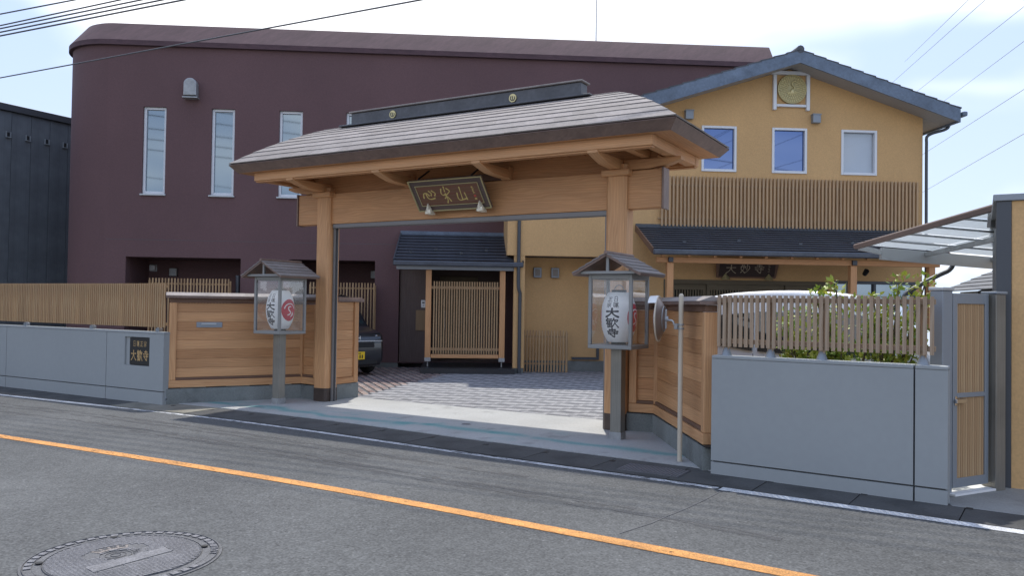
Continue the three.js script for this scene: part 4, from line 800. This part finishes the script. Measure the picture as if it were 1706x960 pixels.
fence('tan slat fence on top of the low grey wall with the name plate', LWALL, -6.7, -.06, 1.17, 1.84, 1.10, [-5.75, -3.87, -1.96, -.29], M.slat, false);
fence('brown slat fence on top of the tall grey wall before the white van', RWALL, .02, 1.90, 1.225, 1.715, 1.14, [.10, .52, .98, 1.80], M.slatBrown, true);

// ------------------------------------------------------------ traffic mirror on a thin pole
{
  const t = thing('traffic_mirror', 'round convex traffic mirror on a thin beige pole', 'traffic mirror', GATE, [3.89, .02, 1.63]);
  mesh('pole', cyl(.025, .025, 1.69, 0, 0, 0, 18), M.pole, t); mesh('cap', new THREE.SphereGeometry(.0252, 16, 8, 0, 7, 0, 1.57).translate(0, 1.69, 0), M.pole, t);
  mesh('clamp', merge([cyl(.033, .033, .02, 0, 1.345, 0, 18), cyl(.033, .033, .02, 0, 1.385, 0, 18), rbx(-.07, -.03, 1.345, 1.405, -.015, .02, .005)]), M.galv, t);
  mesh('arm', tube([[-.04, 1.37, 0], [-.07, 1.39, 0], [-.09, 1.43, 0], [-.15, 1.44, 0], [-.22, 1.45, 0]], .010, 24, 8), M.alu, t);
  const m = new THREE.Group(); m.name = 'mirror'; m.position.set(-.24, 1.45, 0); m.rotation.y = -80 * deg; t.add(m);
  const back = new THREE.LatheGeometry([[0.0, -.07], [.06, -.068], [.14, -.05], [.20, -.022], [.226, 0], [.232, .008]].map(p => new THREE.Vector2(...p)), 48).rotateX(Math.PI / 2);
  mesh('back_shell', back, std(.21, .155, .125, .35, { metalness: .3 }), m);
  mesh('rim', new THREE.TorusGeometry(.232, .008, 8, 56), M.pole, m);
  mesh('rib', new THREE.TorusGeometry(.13, .005, 6, 40).translate(0, 0, -.056), M.galv, m);
  mesh('bracket', merge([rbx(-.015, .015, -.10, .10, -.085, -.068, .004), cyl(.028, .028, .03, 0, 0, 0, 12).rotateX(Math.PI / 2).translate(0, 0, -.10)]), M.alu, m);
  const face = new THREE.SphereGeometry(.6, 40, 12, 0, 6.2832, 0, .39).rotateX(Math.PI / 2).translate(0, 0, -.55); mesh('mirror_face', face, std(.8, .8, .8, .02, { metalness: 1 }), m);
  const hood = new THREE.CylinderGeometry(.243, .238, .085, 40, 1, true, -Math.PI * .26, Math.PI * .52).rotateX(-Math.PI / 2).translate(0, 0, .04); mesh('hood', hood, std(.70, .69, .66, .5, { side: THREE.DoubleSide }), m);
}
// ------------------------------------------------------------ side door, posts, shed and carport on the right
{
  const DOOR = frame(3.80, -7.02, 27.5);
  const t = thing('side_door', 'narrow slatted brown door in a grey metal frame', 'door', DOOR);
  const w = .50, f = mesh('frame', merge([rbx(0, .06, .07, 1.75, -.02, .02, .004), rbx(w - .05, w, .07, 1.75, -.02, .02, .004), rbx(.06, w - .05, .07, .15, -.02, .02, .004), rbx(.06, w - .05, 1.66, 1.75, -.02, .02, .004), rbx(.06, w - .05, .845, .885, -.02, .022, .004)]), M.greyMetal, t);
  const n = 12, g = metre(new THREE.BoxGeometry(.027, .695, .014), 'y'), g2 = metre(new THREE.BoxGeometry(.027, .775, .014), 'y');
  for (let i = 0; i < n; i++) { const x = .06 + (i + .5) * (w - .11) / n; const a = mesh('slat', g, M.slat[i % 3], t), b = mesh('slat', g2, M.slat[(i + 1) % 3], t); a.position.set(x, .4975, 0); b.position.set(x, 1.2725, 0); }
  mesh('backing', bx(.06, w - .05, .15, 1.66, -.016, -.009), M.slat[2], t);
  mesh('handle', merge([rbx(.01, .15, .80, .835, .024, .05, .006), rbx(.02, .05, .78, .86, .0215, .026, .003)]), M.chrome, t);
  const p1 = thing('gate_post', 'grey square gate post beside the tall grey wall', 'post', null, [3.72, .0, -7.02], null, 27.5 * deg);
  mesh('shaft', rbx(-.075, .06, 0, 1.77, -.06, .06, .008), M.greyMetal, p1); mesh('cap', rbx(-.085, .07, 1.772, 1.80, -.07, .07, .006), M.alu, p1);
  const p2 = thing('gate_post', 'brushed steel gate post beside the ochre shed', 'post', null, [4.32, 0, -7.27], null, 20 * deg);
  mesh('shaft', rbx(-.06, .06, 0, 1.75, -.07, .07, .008, 'y'), M.stainless, p2); mesh('cap', rbx(-.07, .07, 1.752, 1.775, -.08, .08, .006), M.greyMetal, p2);
  const th = thing('door_threshold', 'pale tiled threshold under the side door', 'threshold', DOOR, [.25, .014, -.22]);
  for (let i = 0; i < 2; i++) for (let j = 0; j < 2; j++) mesh('tile', rbx(-.30 + i * .302, -.002 + i * .302, 0, .02, -.30 + j * .302, -.002 + j * .302, .004), M.white, th);

  const SHED = frame(4.41, -7.38, -30);
  const s = thing('ochre_shed', 'flat ochre outbuilding with dark grey corner trim and coping', 'shed', SHED);
  mesh('front_wall', bx(.115, 3.2, .0, 2.60, -.16, .0), M.yellow, s); mesh('side_wall', bx(.012, .15, .0, 2.60, -4.2, -.161), M.darkSteel, s);
  mesh('corner_trim', rbx(-.006, .113, 0, 2.60, -.17, .012, .004), M.darkSteel, s);
  mesh('coping', merge([rbx(-.03, 3.22, 2.602, 2.665, -.19, .03, .008), rbx(-.03, .18, 2.602, 2.664, -4.2, -.191, .008)]), M.greyMetal, s);
  mesh('back_wall', bx(.151, 3.2, 0, 2.60, -4.2, -4.05), M.yellow, s);

  // polycarbonate carport leaning behind the shed
  const c = thing('carport', 'grey framed carport roof with translucent white panels', 'carport', null, [4.92, 2.485, -11.6]);
  const A = new THREE.Vector3(0, 0, 0), N = new THREE.Vector3(.225, .235, 3.35), F = new THREE.Vector3(3.0, -.19, -.21);
  const at = (u, v, dy = 0) => [A.x + N.x * u + F.x * v, A.y + N.y * u + F.y * v + dy, A.z + N.z * u + F.z * v];
  mesh('edge_beam', merge([bar(at(0, 0), at(1, 0), .06, .05), tube([at(-.01, 0, .02), at(.5, 0, .02), at(1, 0, .02)], .032, 8, 10)]), M.carportEdge, c);
  mesh('end_beam', bar(at(0.0, .12, -.06), at(0.0, 1, -.06), .06, .17), M.alu, c); mesh('end_beam_tip', bar(at(0, .015, .0), at(0, .12, -.04), .055, .07), M.alu, c);
  for (const v of [.34, .67, 1]) mesh('rafter', bar(at(0.01, v, -.025), at(1, v, -.025), .05, .06), M.galv, c);
  for (const u of [.17, .34, .51, .68]) mesh('purlin', bar(at(u, .01, .022), at(u, 1, .022), .03, .022), M.galv, c);
  mesh('cross_beam', bar(at(.80, .05, -.06), at(.80, 1, -.06), .06, .16), M.galv, c);
  for (let i = 0; i < 6; i++) for (let j = 0; j < 3; j++) { const u0 = i * .17 + .006, u1 = Math.min(1, (i + 1) * .17 - .006), v0 = .02 + j * .327, v1 = v0 + .318; if (u0 >= 1) continue; mesh('panel', plate(at(u1, v0, .045), at(u1, v1, .045), at(u0, v1, .045), at(u0, v0, .045), .004), M.poly, c); }
  const dpi = thing('carport_drain', 'dark bent drain pipe hanging under the carport end', 'pipe', null, [6.35, 0, -11.78]);
  mesh('pipe', tube([[.05, 2.36, 0], [.05, 2.26, 0], [.0, 2.19, 0], [-.14, 2.12, 0], [-.42, 1.97, 0], [-.62, 1.84, 0], [-.66, 1.78, 0], [-.66, 1.0, 0], [-.66, 0, 0]], .035, 60, 8), M.darkSteel, dpi); mesh('collar', cyl(.042, .042, .05, .05, 2.30, 0, 12), M.darkSteel, dpi);
}

// ------------------------------------------------------------ cars
// local axes: x forward, y up, z to the car's right-hand side when looking forward is +z
function carBody(t, o) {
  const { W, prof, belt, top, tumble, paint } = o, hw = W / 2;
  const shrink = g => { const p = g.attributes.position; for (let i = 0; i < p.count; i++) { const y = p.getY(i), k = 1 - tumble * sstep(belt - .05, top + .15, y) - .05 * sstep(.45, .12, y), x = p.getX(i), nose = 1 - .10 * sstep(o.x1 - .45, o.x1 + .05, x) ** 2 - .07 * sstep(o.x0 + .35, o.x0 - .05, x) ** 2; p.setZ(i, p.getZ(i) * k * nose); } g.computeVertexNormals(); return g; };
  const s = new THREE.Shape(); s.moveTo(...prof[0]); s.splineThru(prof.slice(1).map(p => new THREE.Vector2(...p)));
  const arch = (x) => { const h = new THREE.Path(); h.absarc(x, o.wr, o.wr + .045, 0, 7, false); return h; };
  const pts = s.getSpacedPoints(120), cut = new THREE.Shape();
  // lower edge with wheel arches
  const low = []; for (const x of [o.wf, o.wb]) for (let i = 0; i <= 10; i++) { const a = Math.PI * i / 10; low.push([x + Math.cos(a) * (o.wr + .05), .18 + Math.sin(a) * (o.wr + .12)]); }
  cut.setFromPoints([...pts.map(p => p.clone()), ...[...low.slice(11), ...[]].map(p => new THREE.Vector2(...p)).reverse(), ...low.slice(0, 11).reverse().map(p => new THREE.Vector2(...p))]);
  const b = new THREE.ExtrudeGeometry(cut, { depth: W - .16, bevelEnabled: true, bevelSize: .07, bevelThickness: .08, bevelOffset: -.07, bevelSegments: 4, curveSegments: 8, steps: 4 }).translate(0, 0, -(W - .16) / 2);
  const body = mesh('body', shrink(b), paint, t);
  for (const sd of [-1, 1]) for (const q of o.windows) {
    const g = poly(q, .012, [], .004).translate(0, 0, -.006); const p = g.attributes.position;
    for (let i = 0; i < p.count; i++) p.setZ(i, p.getZ(i) + sd * (hw + .001)); mesh('side_window', shrink(g), o.glass, body);
  }
  for (const [a, b2, w] of o.screens) {                                 // windscreen and rear window along the profile
    const n = new THREE.Vector2(-(b2[1] - a[1]), b2[0] - a[0]).normalize().multiplyScalar(a[2] || 1).multiplyScalar(.008);
    const k = y => 1 - tumble * sstep(belt - .05, top + .15, y);
    const P = (q, z) => [q[0] + n.x, q[1] + n.y, z * w * k(q[1])]; mesh('windscreen', plate(P(a, -1), P(a, 1), P(b2, 1), P(b2, -1), .014), o.glass, body);
  }
  for (const x of [o.wf, o.wb]) for (const sd of [-1, 1]) {
    const g = new THREE.Group(); g.name = 'wheel'; g.position.set(x, o.wr, sd * (hw - .11)); t.add(g);
    mesh('tyre', new THREE.TorusGeometry(o.wr - .075, .078, 10, 32).scale(1, 1, 1.15), M.rubber, g);
    const rim = [cyl(o.wr * .62, o.wr * .62, .12, 0, -.06, 0, 28).rotateX(Math.PI / 2)]; mesh('rim', merge(rim), M.greyMetal, g);
    for (let i = 0; i < 5; i++) mesh('spoke', bx(-.03, .03, .03, o.wr * .6, sd * .062, sd * .075).rotateZ(i * 1.2566), M.alu, g);
  }
  mesh('underside', bx(o.x0 + .3, o.x1 - .3, .16, .32, -hw + .2, hw - .2), M.black, t);
  return body;
}
{ // black kei car behind the gate, nose turned to the forecourt
  const t = thing('parked_car', 'black compact car with a yellow number plate parked behind the gate', 'car', null, [-4.45, .02, -18.45], null, -45 * deg);
  const body = carBody(t, {
    W: 1.48, belt: 1.0, top: 1.72, tumble: .15, paint: M.carBlack, glass: M.darkGlass, x0: -1.7, x1: 1.7, wr: .28, wf: 1.13, wb: -1.2,
    prof: [[-1.66, .22], [-1.70, .6], [-1.68, 1.05], [-1.58, 1.62], [-1.35, 1.73], [-.3, 1.77], [.42, 1.70], [.72, 1.45], [1.02, 1.08], [1.20, 1.00], [1.52, .93], [1.66, .82], [1.70, .55], [1.66, .24], [1.5, .19]],
    windows: [[[-1.45, 1.02], [-.2, 1.02], [-.2, 1.60], [-1.38, 1.58]], [[-.12, 1.02], [.86, 1.02], [.48, 1.58], [-.12, 1.60]]], screens: [[[1.0, 1.10], [.50, 1.64], .62]],
  });
  mesh('grille', rbx(1.672, 1.705, .60, .72, -.42, .42, .012), M.black, t); mesh('chrome_bar', rbx(1.690, 1.712, .735, .752, -.62, .62, .004), M.chrome, t);
  mesh('emblem', merge([bx(1.70, 1.718, .775, .855, -.045, -.03), bx(1.70, 1.718, .775, .855, .03, .045), bx(1.70, 1.718, .808, .822, -.03, .03)]), M.chrome, t);
  for (const s of [-1, 1]) { const h = mesh('headlight', new THREE.SphereGeometry(1, 20, 12).scale(.12, .10, .15).translate(1.52, .80, s * .55), M.lens, t); mesh('lamp_ring', new THREE.TorusGeometry(.055, .012, 8, 20).rotateY(Math.PI / 2).translate(1.63, .80, s * .52), M.chrome, h); mesh('fog_lamp', cyl(.035, .035, .03, 0, 0, 0, 14).rotateZ(Math.PI / 2).translate(1.66, .40, s * .54), M.lens, t); mesh('door_mirror', rbx(.55, .68, .98, 1.14, s * .78 - .07, s * .78 + .07, .03), M.carBlack, t); }
  const tt = canvasTex(256, 128, c => { c.fillStyle = '#e8c21a'; c.fillRect(0, 0, 256, 128); c.fillStyle = '#1c1a10'; for (const x of [70, 96, 130, 156]) c.fillRect(x, 16, 18, 22); for (const x of [56, 98, 150, 194]) c.fillRect(x, 52, 24, 60); });
  const pl = mesh('number_plate', rbx(1.70, 1.716, .355, .52, -.165, .165, .004), M.plate, t);
  mesh('plate_print', faceUV(.325, .16).rotateY(Math.PI / 2).translate(1.7175, .4375, 0), new THREE.MeshStandardMaterial({ map: tt, roughness: .5 }), pl);
  mesh('bumper_intake', rbx(1.668, 1.70, .24, .34, -.5, .5, .01), M.black, t);
}
{ // white van beyond the tall wall
  const t = thing('parked_van', 'white compact van parked behind the tall grey wall and slat fence', 'van', null, [4.0, .02, -10.58], null, -34 * deg);
  const q = .72, Q = l => l.map(([x, y]) => [x * q, y]);
  carBody(t, {
    W: 1.62, belt: 1.03, top: 1.74, tumble: .14, paint: M.carWhite, glass: M.darkGlass, x0: -1.95 * q, x1: 2.55 * q, wr: .29, wf: 1.72 * q, wb: -1.2 * q,
    prof: Q([[-1.90, .26], [-1.97, .7], [-1.92, 1.15], [-1.78, 1.62], [-1.5, 1.745], [-.5, 1.80], [.5, 1.78], [1.05, 1.68], [1.45, 1.45], [1.95, 1.08], [2.25, .97], [2.48, .80], [2.55, .5], [2.48, .24], [2.2, .2]]),
    windows: [[[-1.72, 1.12], [-.85, 1.03], [-.85, 1.52], [-1.62, 1.47]], [[-.76, 1.03], [.32, 1.0], [.32, 1.53], [-.76, 1.53]], [[.42, 1.0], [1.62, 1.02], [1.2, 1.42], [.9, 1.51], [.42, 1.53]]].map(Q), screens: [[...Q([[1.98, 1.10], [1.18, 1.655]]), .66], [...Q([[-1.93, 1.18], [-1.77, 1.58]]), .6]],
  });
  for (const s of [-1, 1]) { mesh('headlight', new THREE.SphereGeometry(1, 18, 10).scale(.16, .09, .16).translate(2.32 * q, .80, s * .58), M.lens, t); mesh('door_mirror', rbx(1.0, 1.12, 1.02, 1.18, s * .87 - .09, s * .87 + .09, .035), M.carWhite, t); mesh('tail_light', rbx(-1.42, -1.33, .85, 1.25, s * .68 - .06, s * .68 + .06, .02), std(.4, .02, .02, .3), t); }
  mesh('bumper', rbx(1.75, 1.86, .30, .46, -.58, .58, .03), M.carWhite, t);
  for (const x of [-.6, .27]) mesh('door_seam', bx(x - .004, x + .004, .32, 1.0, .812, .816), M.black, t);
}
// ------------------------------------------------------------ shrubs behind the right fence
const leafMats = [[.34, .40, .05], [.42, .44, .06], [.22, .34, .05]].map(c => new THREE.MeshPhysicalMaterial({ color: lin(...c), roughness: .6, transmission: .35, thickness: 0, side: THREE.DoubleSide }));
function shrub(label, x, z, h, spread, n, seed) {
  const r = mulberry(seed), R = (a, b) => a + (b - a) * r(), t = thing('leafy_shrub', label, 'shrub', null, [x, .0, z], 'young shrubs behind the slat fence');
  const tips = [], wood = [];
  for (let i = 0; i < 9; i++) { const a = R(0, 6.28), e = [Math.cos(a) * spread * R(.4, 1), h * R(.62, 1), Math.sin(a) * spread * .6 * R(.4, 1)]; const mid = [e[0] * .35, e[1] * .55, e[2] * .35]; wood.push(tube([[0, 0, 0], mid, e], .008, 10, 5)); for (let k = 0; k < 7; k++) { const f = .42 + .58 * k / 6; const p = new THREE.CatmullRomCurve3([new THREE.Vector3(0, 0, 0), new THREE.Vector3(...mid), new THREE.Vector3(...e)]).getPoint(f); tips.push(p); } }
  mesh('trunk', merge(wood), M.bark, t);
  const gs = [[], [], []];
  for (let i = 0; i < n; i++) {
    const b = tips[r() * tips.length | 0], l = R(.045, .085), w = l * .6, g = new THREE.BufferGeometry();
    g.setAttribute('position', new THREE.Float32BufferAttribute([0, 0, 0, w / 2, l * .45, .006, 0, l, 0, 0, 0, 0, 0, l, 0, -w / 2, l * .45, .006], 3)); g.setAttribute('uv', new THREE.Float32BufferAttribute(new Float32Array(12), 2)); g.computeVertexNormals();
    g.rotateX(R(-1.6, 1.6)).rotateY(R(0, 6.28)).rotateZ(R(-.8, .8)).translate(b.x + R(-.09, .09), b.y + R(-.08, .08), b.z + R(-.08, .08)); gs[r() * 3 | 0].push(g);
  }
  gs.forEach((g, k) => mesh('crown', merge(g), leafMats[k], t));
}
shrub('bushy young shrub with yellow green leaves near the timber end of the slat fence', 3.0, -8.25, 1.66, .44, 1700, 4);
shrub('taller yellow green shrub showing above the slat fence near its middle', 3.35, -8.15, 1.88, .42, 1700, 8);
shrub('yellow green shrub showing above the slat fence toward the side door', 3.72, -8.05, 1.90, .40, 1700, 15);

// ------------------------------------------------------------ neighbours
{
  const f = frame(-13.1, -24, 62.6);                                      // local x runs away from the road along the wall, z faces the forecourt
  const t = thing('dark_building', 'dark blue grey metal clad building with small square vents beside the maroon hall', 'building', f);
  mesh('core', bx(-14, 7, 0, 6.85, -8, -.03), M.joint, t);
  for (let i = 0; i < 26; i++) { const a = -8.4 + i * .55; mesh('cladding_panel', bx(a + .006, a + .544, .1, 6.72, -.028, .0, 'y', i), M.darkWall, t); }
  mesh('side_cladding', bx(-14, -8.41, .1, 6.72, -.028, .0, 'y'), M.darkWall, t);
  mesh('coping', rbx(-14.05, 7.05, 6.73, 6.93, -8.05, .07, .02), M.darkSteel, t);
  for (let i = 0; i < 6; i++) { const x = -2.1 + i * .55 + .2; const v = mesh('vent', merge([rbx(x - .07, x + .07, 6.0, 6.02, .001, .06, .004), rbx(x - .07, x - .05, 6.021, 6.16, .001, .05, .004), rbx(x + .05, x + .07, 6.021, 6.16, .001, .05, .004)]), M.greyMetal, t); mesh('vent_opening', bx(x - .049, x + .049, 6.021, 6.15, .001, .006), M.black, v); }
}
{
  const f = frame(15.2, -24.5, -12), t = thing('tiled_house', 'low house with a dark tiled roof beyond the carport', 'house', f);
  mesh('wall', bx(.3, 9, 0, 2.3, -6, -.3), std(.30, .30, .29, .8, { map: plasterTex }), t);
  const r = mesh('roof', metre(poly([[-.1, 2.25], [4.6, 4.1], [9.4, 2.25], [9.4, 2.15], [-.1, 2.15]], .2).translate(0, 0, -3.1)), M.tileGrey, t);
  for (let i = 0; i < 12; i++) { const a = i / 12, b = (i + 1.08) / 12; mesh('tile_course', plate([-.3 + 3.2 * a, 2.30 + 1.75 * a + .03, .1 - 3.1 * a], [9.6 - 3.2 * a, 2.30 + 1.75 * a + .03, .1 - 3.1 * a], [9.6 - 3.2 * b, 2.30 + 1.75 * b, .1 - 3.1 * b], [-.3 + 3.2 * b, 2.30 + 1.75 * b, .1 - 3.1 * b], .04), M.tileGrey, r); mesh('tile_course', plate([-.3 + 3.2 * a, 2.30 + 1.75 * a + .03, -6.3 + 3.1 * a], [-.3 + 3.2 * a, 2.30 + 1.75 * a + .03, .1 - 3.1 * a], [-.3 + 3.2 * b, 2.30 + 1.75 * b, .1 - 3.1 * b], [-.3 + 3.2 * b, 2.30 + 1.75 * b, -6.3 + 3.1 * b], .04), M.tileGrey, r); }
  mesh('gutter', rbx(-.35, 9.65, 2.20, 2.30, .1, .2, .03), M.darkSteel, t); mesh('fascia', bx(-.2, 9.5, 2.08, 2.19, -.25, .02), M.darkSteel, t);
  for (let i = 0; i < 8; i++) mesh('snow_guard', bx(.5 + i * 1.1, .62 + i * 1.1, 2.56, 2.64, -.28, -.22), M.galv, r);
  mesh('window', merge([bx(2, 4, .9, 2.0, -.29, -.26)]), M.darkGlass, t);
}
// ------------------------------------------------------------ overhead wires, sagging from pole to pole along the road
function wire(label, a, b, sag, r, group, mat = M.cable) {
  const t = thing('overhead_wire', label, 'wire', null, a, group);
  const pts = []; for (let i = 0; i <= 12; i++) { const f = i / 12; pts.push([(b[0] - a[0]) * f, (b[1] - a[1]) * f - sag * 4 * f * (1 - f), (b[2] - a[2]) * f]); }
  mesh('cable', tube(pts, r, 40, 5), mat, t);
}
wire('thin overhead wire crossing in front of the maroon hall', [-20.46, 5.62, -20.37], [7.88, 4.67, -3.68], 0.0, 0.01);
wire('overhead cable of the bundle crossing the sky above the dark building', [-34.11, 7.20, -26.25], [15.58, 7.20, -4.83], 0, .014, 'cable bundle above the road');
wire('overhead cable of the bundle crossing the sky above the dark building', [-33.54, 6.90, -26.97], [16.42, 6.90, -3.06], 0, .014, 'cable bundle above the road');
wire('overhead cable of the bundle crossing the sky above the dark building', [-33.18, 6.60, -26.01], [17.29, 6.60, -2.47], 0, .014, 'cable bundle above the road');
wire('overhead cable of the bundle crossing the sky above the dark building', [-32.84, 6.35, -25.42], [17.96, 6.35, -1.82], 0, .014, 'cable bundle above the road');
wire('overhead cable of the bundle crossing the sky above the dark building', [-32.48, 6.10, -24.84], [18.58, 6.10, -1.15], 0, .014, 'cable bundle above the road');
wire('thin wire rising over the ochre shed past the gable end', [17.58, 7.96, -37.20], [7.88, 5.80, -7.20], 0, .007, 'wires beyond the ochre house', M.farWire);
wire('thin wire rising over the ochre shed past the gable end', [17.59, 6.30, -37.20], [7.87, 5.17, -7.20], 0, .007, 'wires beyond the ochre house', M.farWire);
wire('thin wire rising over the ochre shed past the gable end', [16.66, 11.41, -37.20], [7.00, 6.96, -7.20], 0, .007, 'wires beyond the ochre house', M.farWire);
wire('thin wire rising over the ochre shed past the gable end', [17.74, 11.04, -37.20], [7.78, 6.98, -7.20], 0, .007, 'wires beyond the ochre house', M.farWire);
wire('thin wire rising over the ochre shed past the gable end', [17.95, 13.05, -37.20], [5.69, 6.03, -7.20], 0, .007, 'wires beyond the ochre house', M.farWire);
wire('thin wire rising over the ochre shed past the gable end', [19.35, 10.93, -37.20], [6.88, 5.82, -7.20], 0, .007, 'wires beyond the ochre house', M.farWire);
// ------------------------------------------------------------ manhole cover
{
  const t = thing('manhole_cover', 'round cast iron manhole cover with ribbed lid in the road', 'manhole cover', null, [-2.36, .0, -5.03], null, 48 * deg);
  const R = .565, ringG = (a, b, y0, y1, n = 72) => { const s = new THREE.Shape(); s.absarc(0, 0, b, 0, 6.28319, false); const h = new THREE.Path(); h.absarc(0, 0, a, 0, 6.28319, true); s.holes.push(h); return metre(new THREE.ExtrudeGeometry(s, { depth: y1 - y0, bevelEnabled: false, curveSegments: n }).rotateX(-Math.PI / 2).translate(0, y0, 0)); };
  mesh('bed', cyl(R, R, .006, 0, 0, 0, 72), M.ironDark, t);
  mesh('outer_rim', ringG(R - .018, R, .004, .014), M.iron, t);
  mesh('ring_floor', ringG(.495, R - .024, .0065, .0085), M.ironDark, t);
  mesh('inner_rim', ringG(.446, .492, .004, .0135), M.iron, t);
  mesh('rim_crust', ringG(R + .001, R + .03, .0005, .003), std(.15, .145, .14, .95, { map: stoneTex }), t);
  const font = await new FontLoader().loadAsync('fonts/droid/droid_sans_bold.typeface.json');
  const put = (str, a0, da) => [...str].forEach((ch, i) => { const g = new TextGeometry(ch, { font, size: .042, depth: .005, curveSegments: 3, bevelEnabled: false }); g.computeBoundingBox(); g.translate(-(g.boundingBox.max.x) / 2, 0, 0).rotateX(-Math.PI / 2).translate(0, .0087, -.498).rotateY(-(a0 + da * i)); mesh('letter', metre(g), M.iron, t); });
  put('YONOHI', 2.22, -.10); put('MIZU', -2.0, .10);
  for (let i = 0; i < 46; i++) { const a = i / 46 * 6.283, d = Math.abs(((a + 9.42) % 6.283) - 3.14); if ((a > 1.3 && a < 2.4) || (a > 3.6 && a < 4.3)) continue; mesh('rib_block', bx(-.022, .022, .0087, .0128, .499, .538).rotateY(a + Math.PI), M.iron, t); }
  mesh('lid', cyl(.443, .443, .0035, 0, .0062, 0, 64), M.ironDark, t);
  // anti-slip ribs interrupted by the banner, emblem and name band
  const bn = (x, z) => Math.abs(z - .10 + .16 * x) < .062 && Math.abs(x) < .25, em = (x, z) => Math.hypot(x + .02, z + .06) < .10, nm = (x, z) => Math.abs(Math.hypot(x, z + .02) - .20) < .042 && z < -.08 && Math.abs(x) < .19;
  for (let j = -17; j <= 17; j++) { const z = j * .025; let st = null; const hw = Math.sqrt(Math.max(0, .436 ** 2 - z * z)); for (let x = -hw; x <= hw + .01; x += .008) { const ok = x < hw && !bn(x, z) && !em(x, z) && !nm(x, z); if (ok && st === null) st = x; if ((!ok || x >= hw) && st !== null) { if (x - st > .03) mesh('rib', bx(st, x - .006, .0098, .0135, z - .0085, z + .0085), M.iron, t); st = null; } } }
  const ban = new THREE.Shape([[-.25, -.20 + .06], [.25, -.06], [.25, .055], [-.25, -.02]].map(p => new THREE.Vector2(p[0], p[1] - .04))); mesh('banner', metre(new THREE.ExtrudeGeometry(ban, { depth: .004, bevelEnabled: false }).rotateX(-Math.PI / 2).translate(0, .0098, 0)), M.iron, t);
  for (let k = 0; k < 3; k++) mesh('emblem_ring', ringG(.03 + k * .03, .042 + k * .03, .0098, .0138, 32).translate(-.03, 0, -.06), k % 2 ? M.ironTan : M.ironDark, t);
  for (let k = 0; k < 3; k++) mesh('emblem_bar', bx(.05, .14, .0098, .0135, -.115 + k * .028, -.10 + k * .028).rotateY(-.35), M.ironDark, t);
  { const s = new THREE.Shape(); s.absarc(0, 0, .235, 1.05, 2.1, false); s.absarc(0, 0, .165, 2.1, 1.05, true); mesh('name_band', metre(new THREE.ExtrudeGeometry(s, { depth: .003, bevelEnabled: false }).rotateX(-Math.PI / 2).translate(0, .0098, -.02)), M.ironTan, t);
    for (let k = 0; k < 4; k++) { const a = -.36 + k * .24; mesh('name_mark', merge([bx(-.018, .018, .0129, .015, -.228, -.221), bx(-.018, .018, .0129, .015, -.213, -.207), bx(-.018, .018, .0129, .015, -.196, -.189), bx(-.003, .003, .0129, .0149, -.2205, -.2135)]).rotateY(-a).translate(0, 0, -.02), M.ironDark, t); } }
  for (const a of [.25, 1.9, 3.6, 5.2]) mesh('key_hole', cyl(.022, .022, .003, 0, .0137, -.465, 16).scale(1, 1, 1).rotateY(-a), M.black, t);
}
scene.traverse(o => { if (o.isMesh) { o.castShadow = true; o.receiveShadow = true; } });
renderer.render(scene, camera);
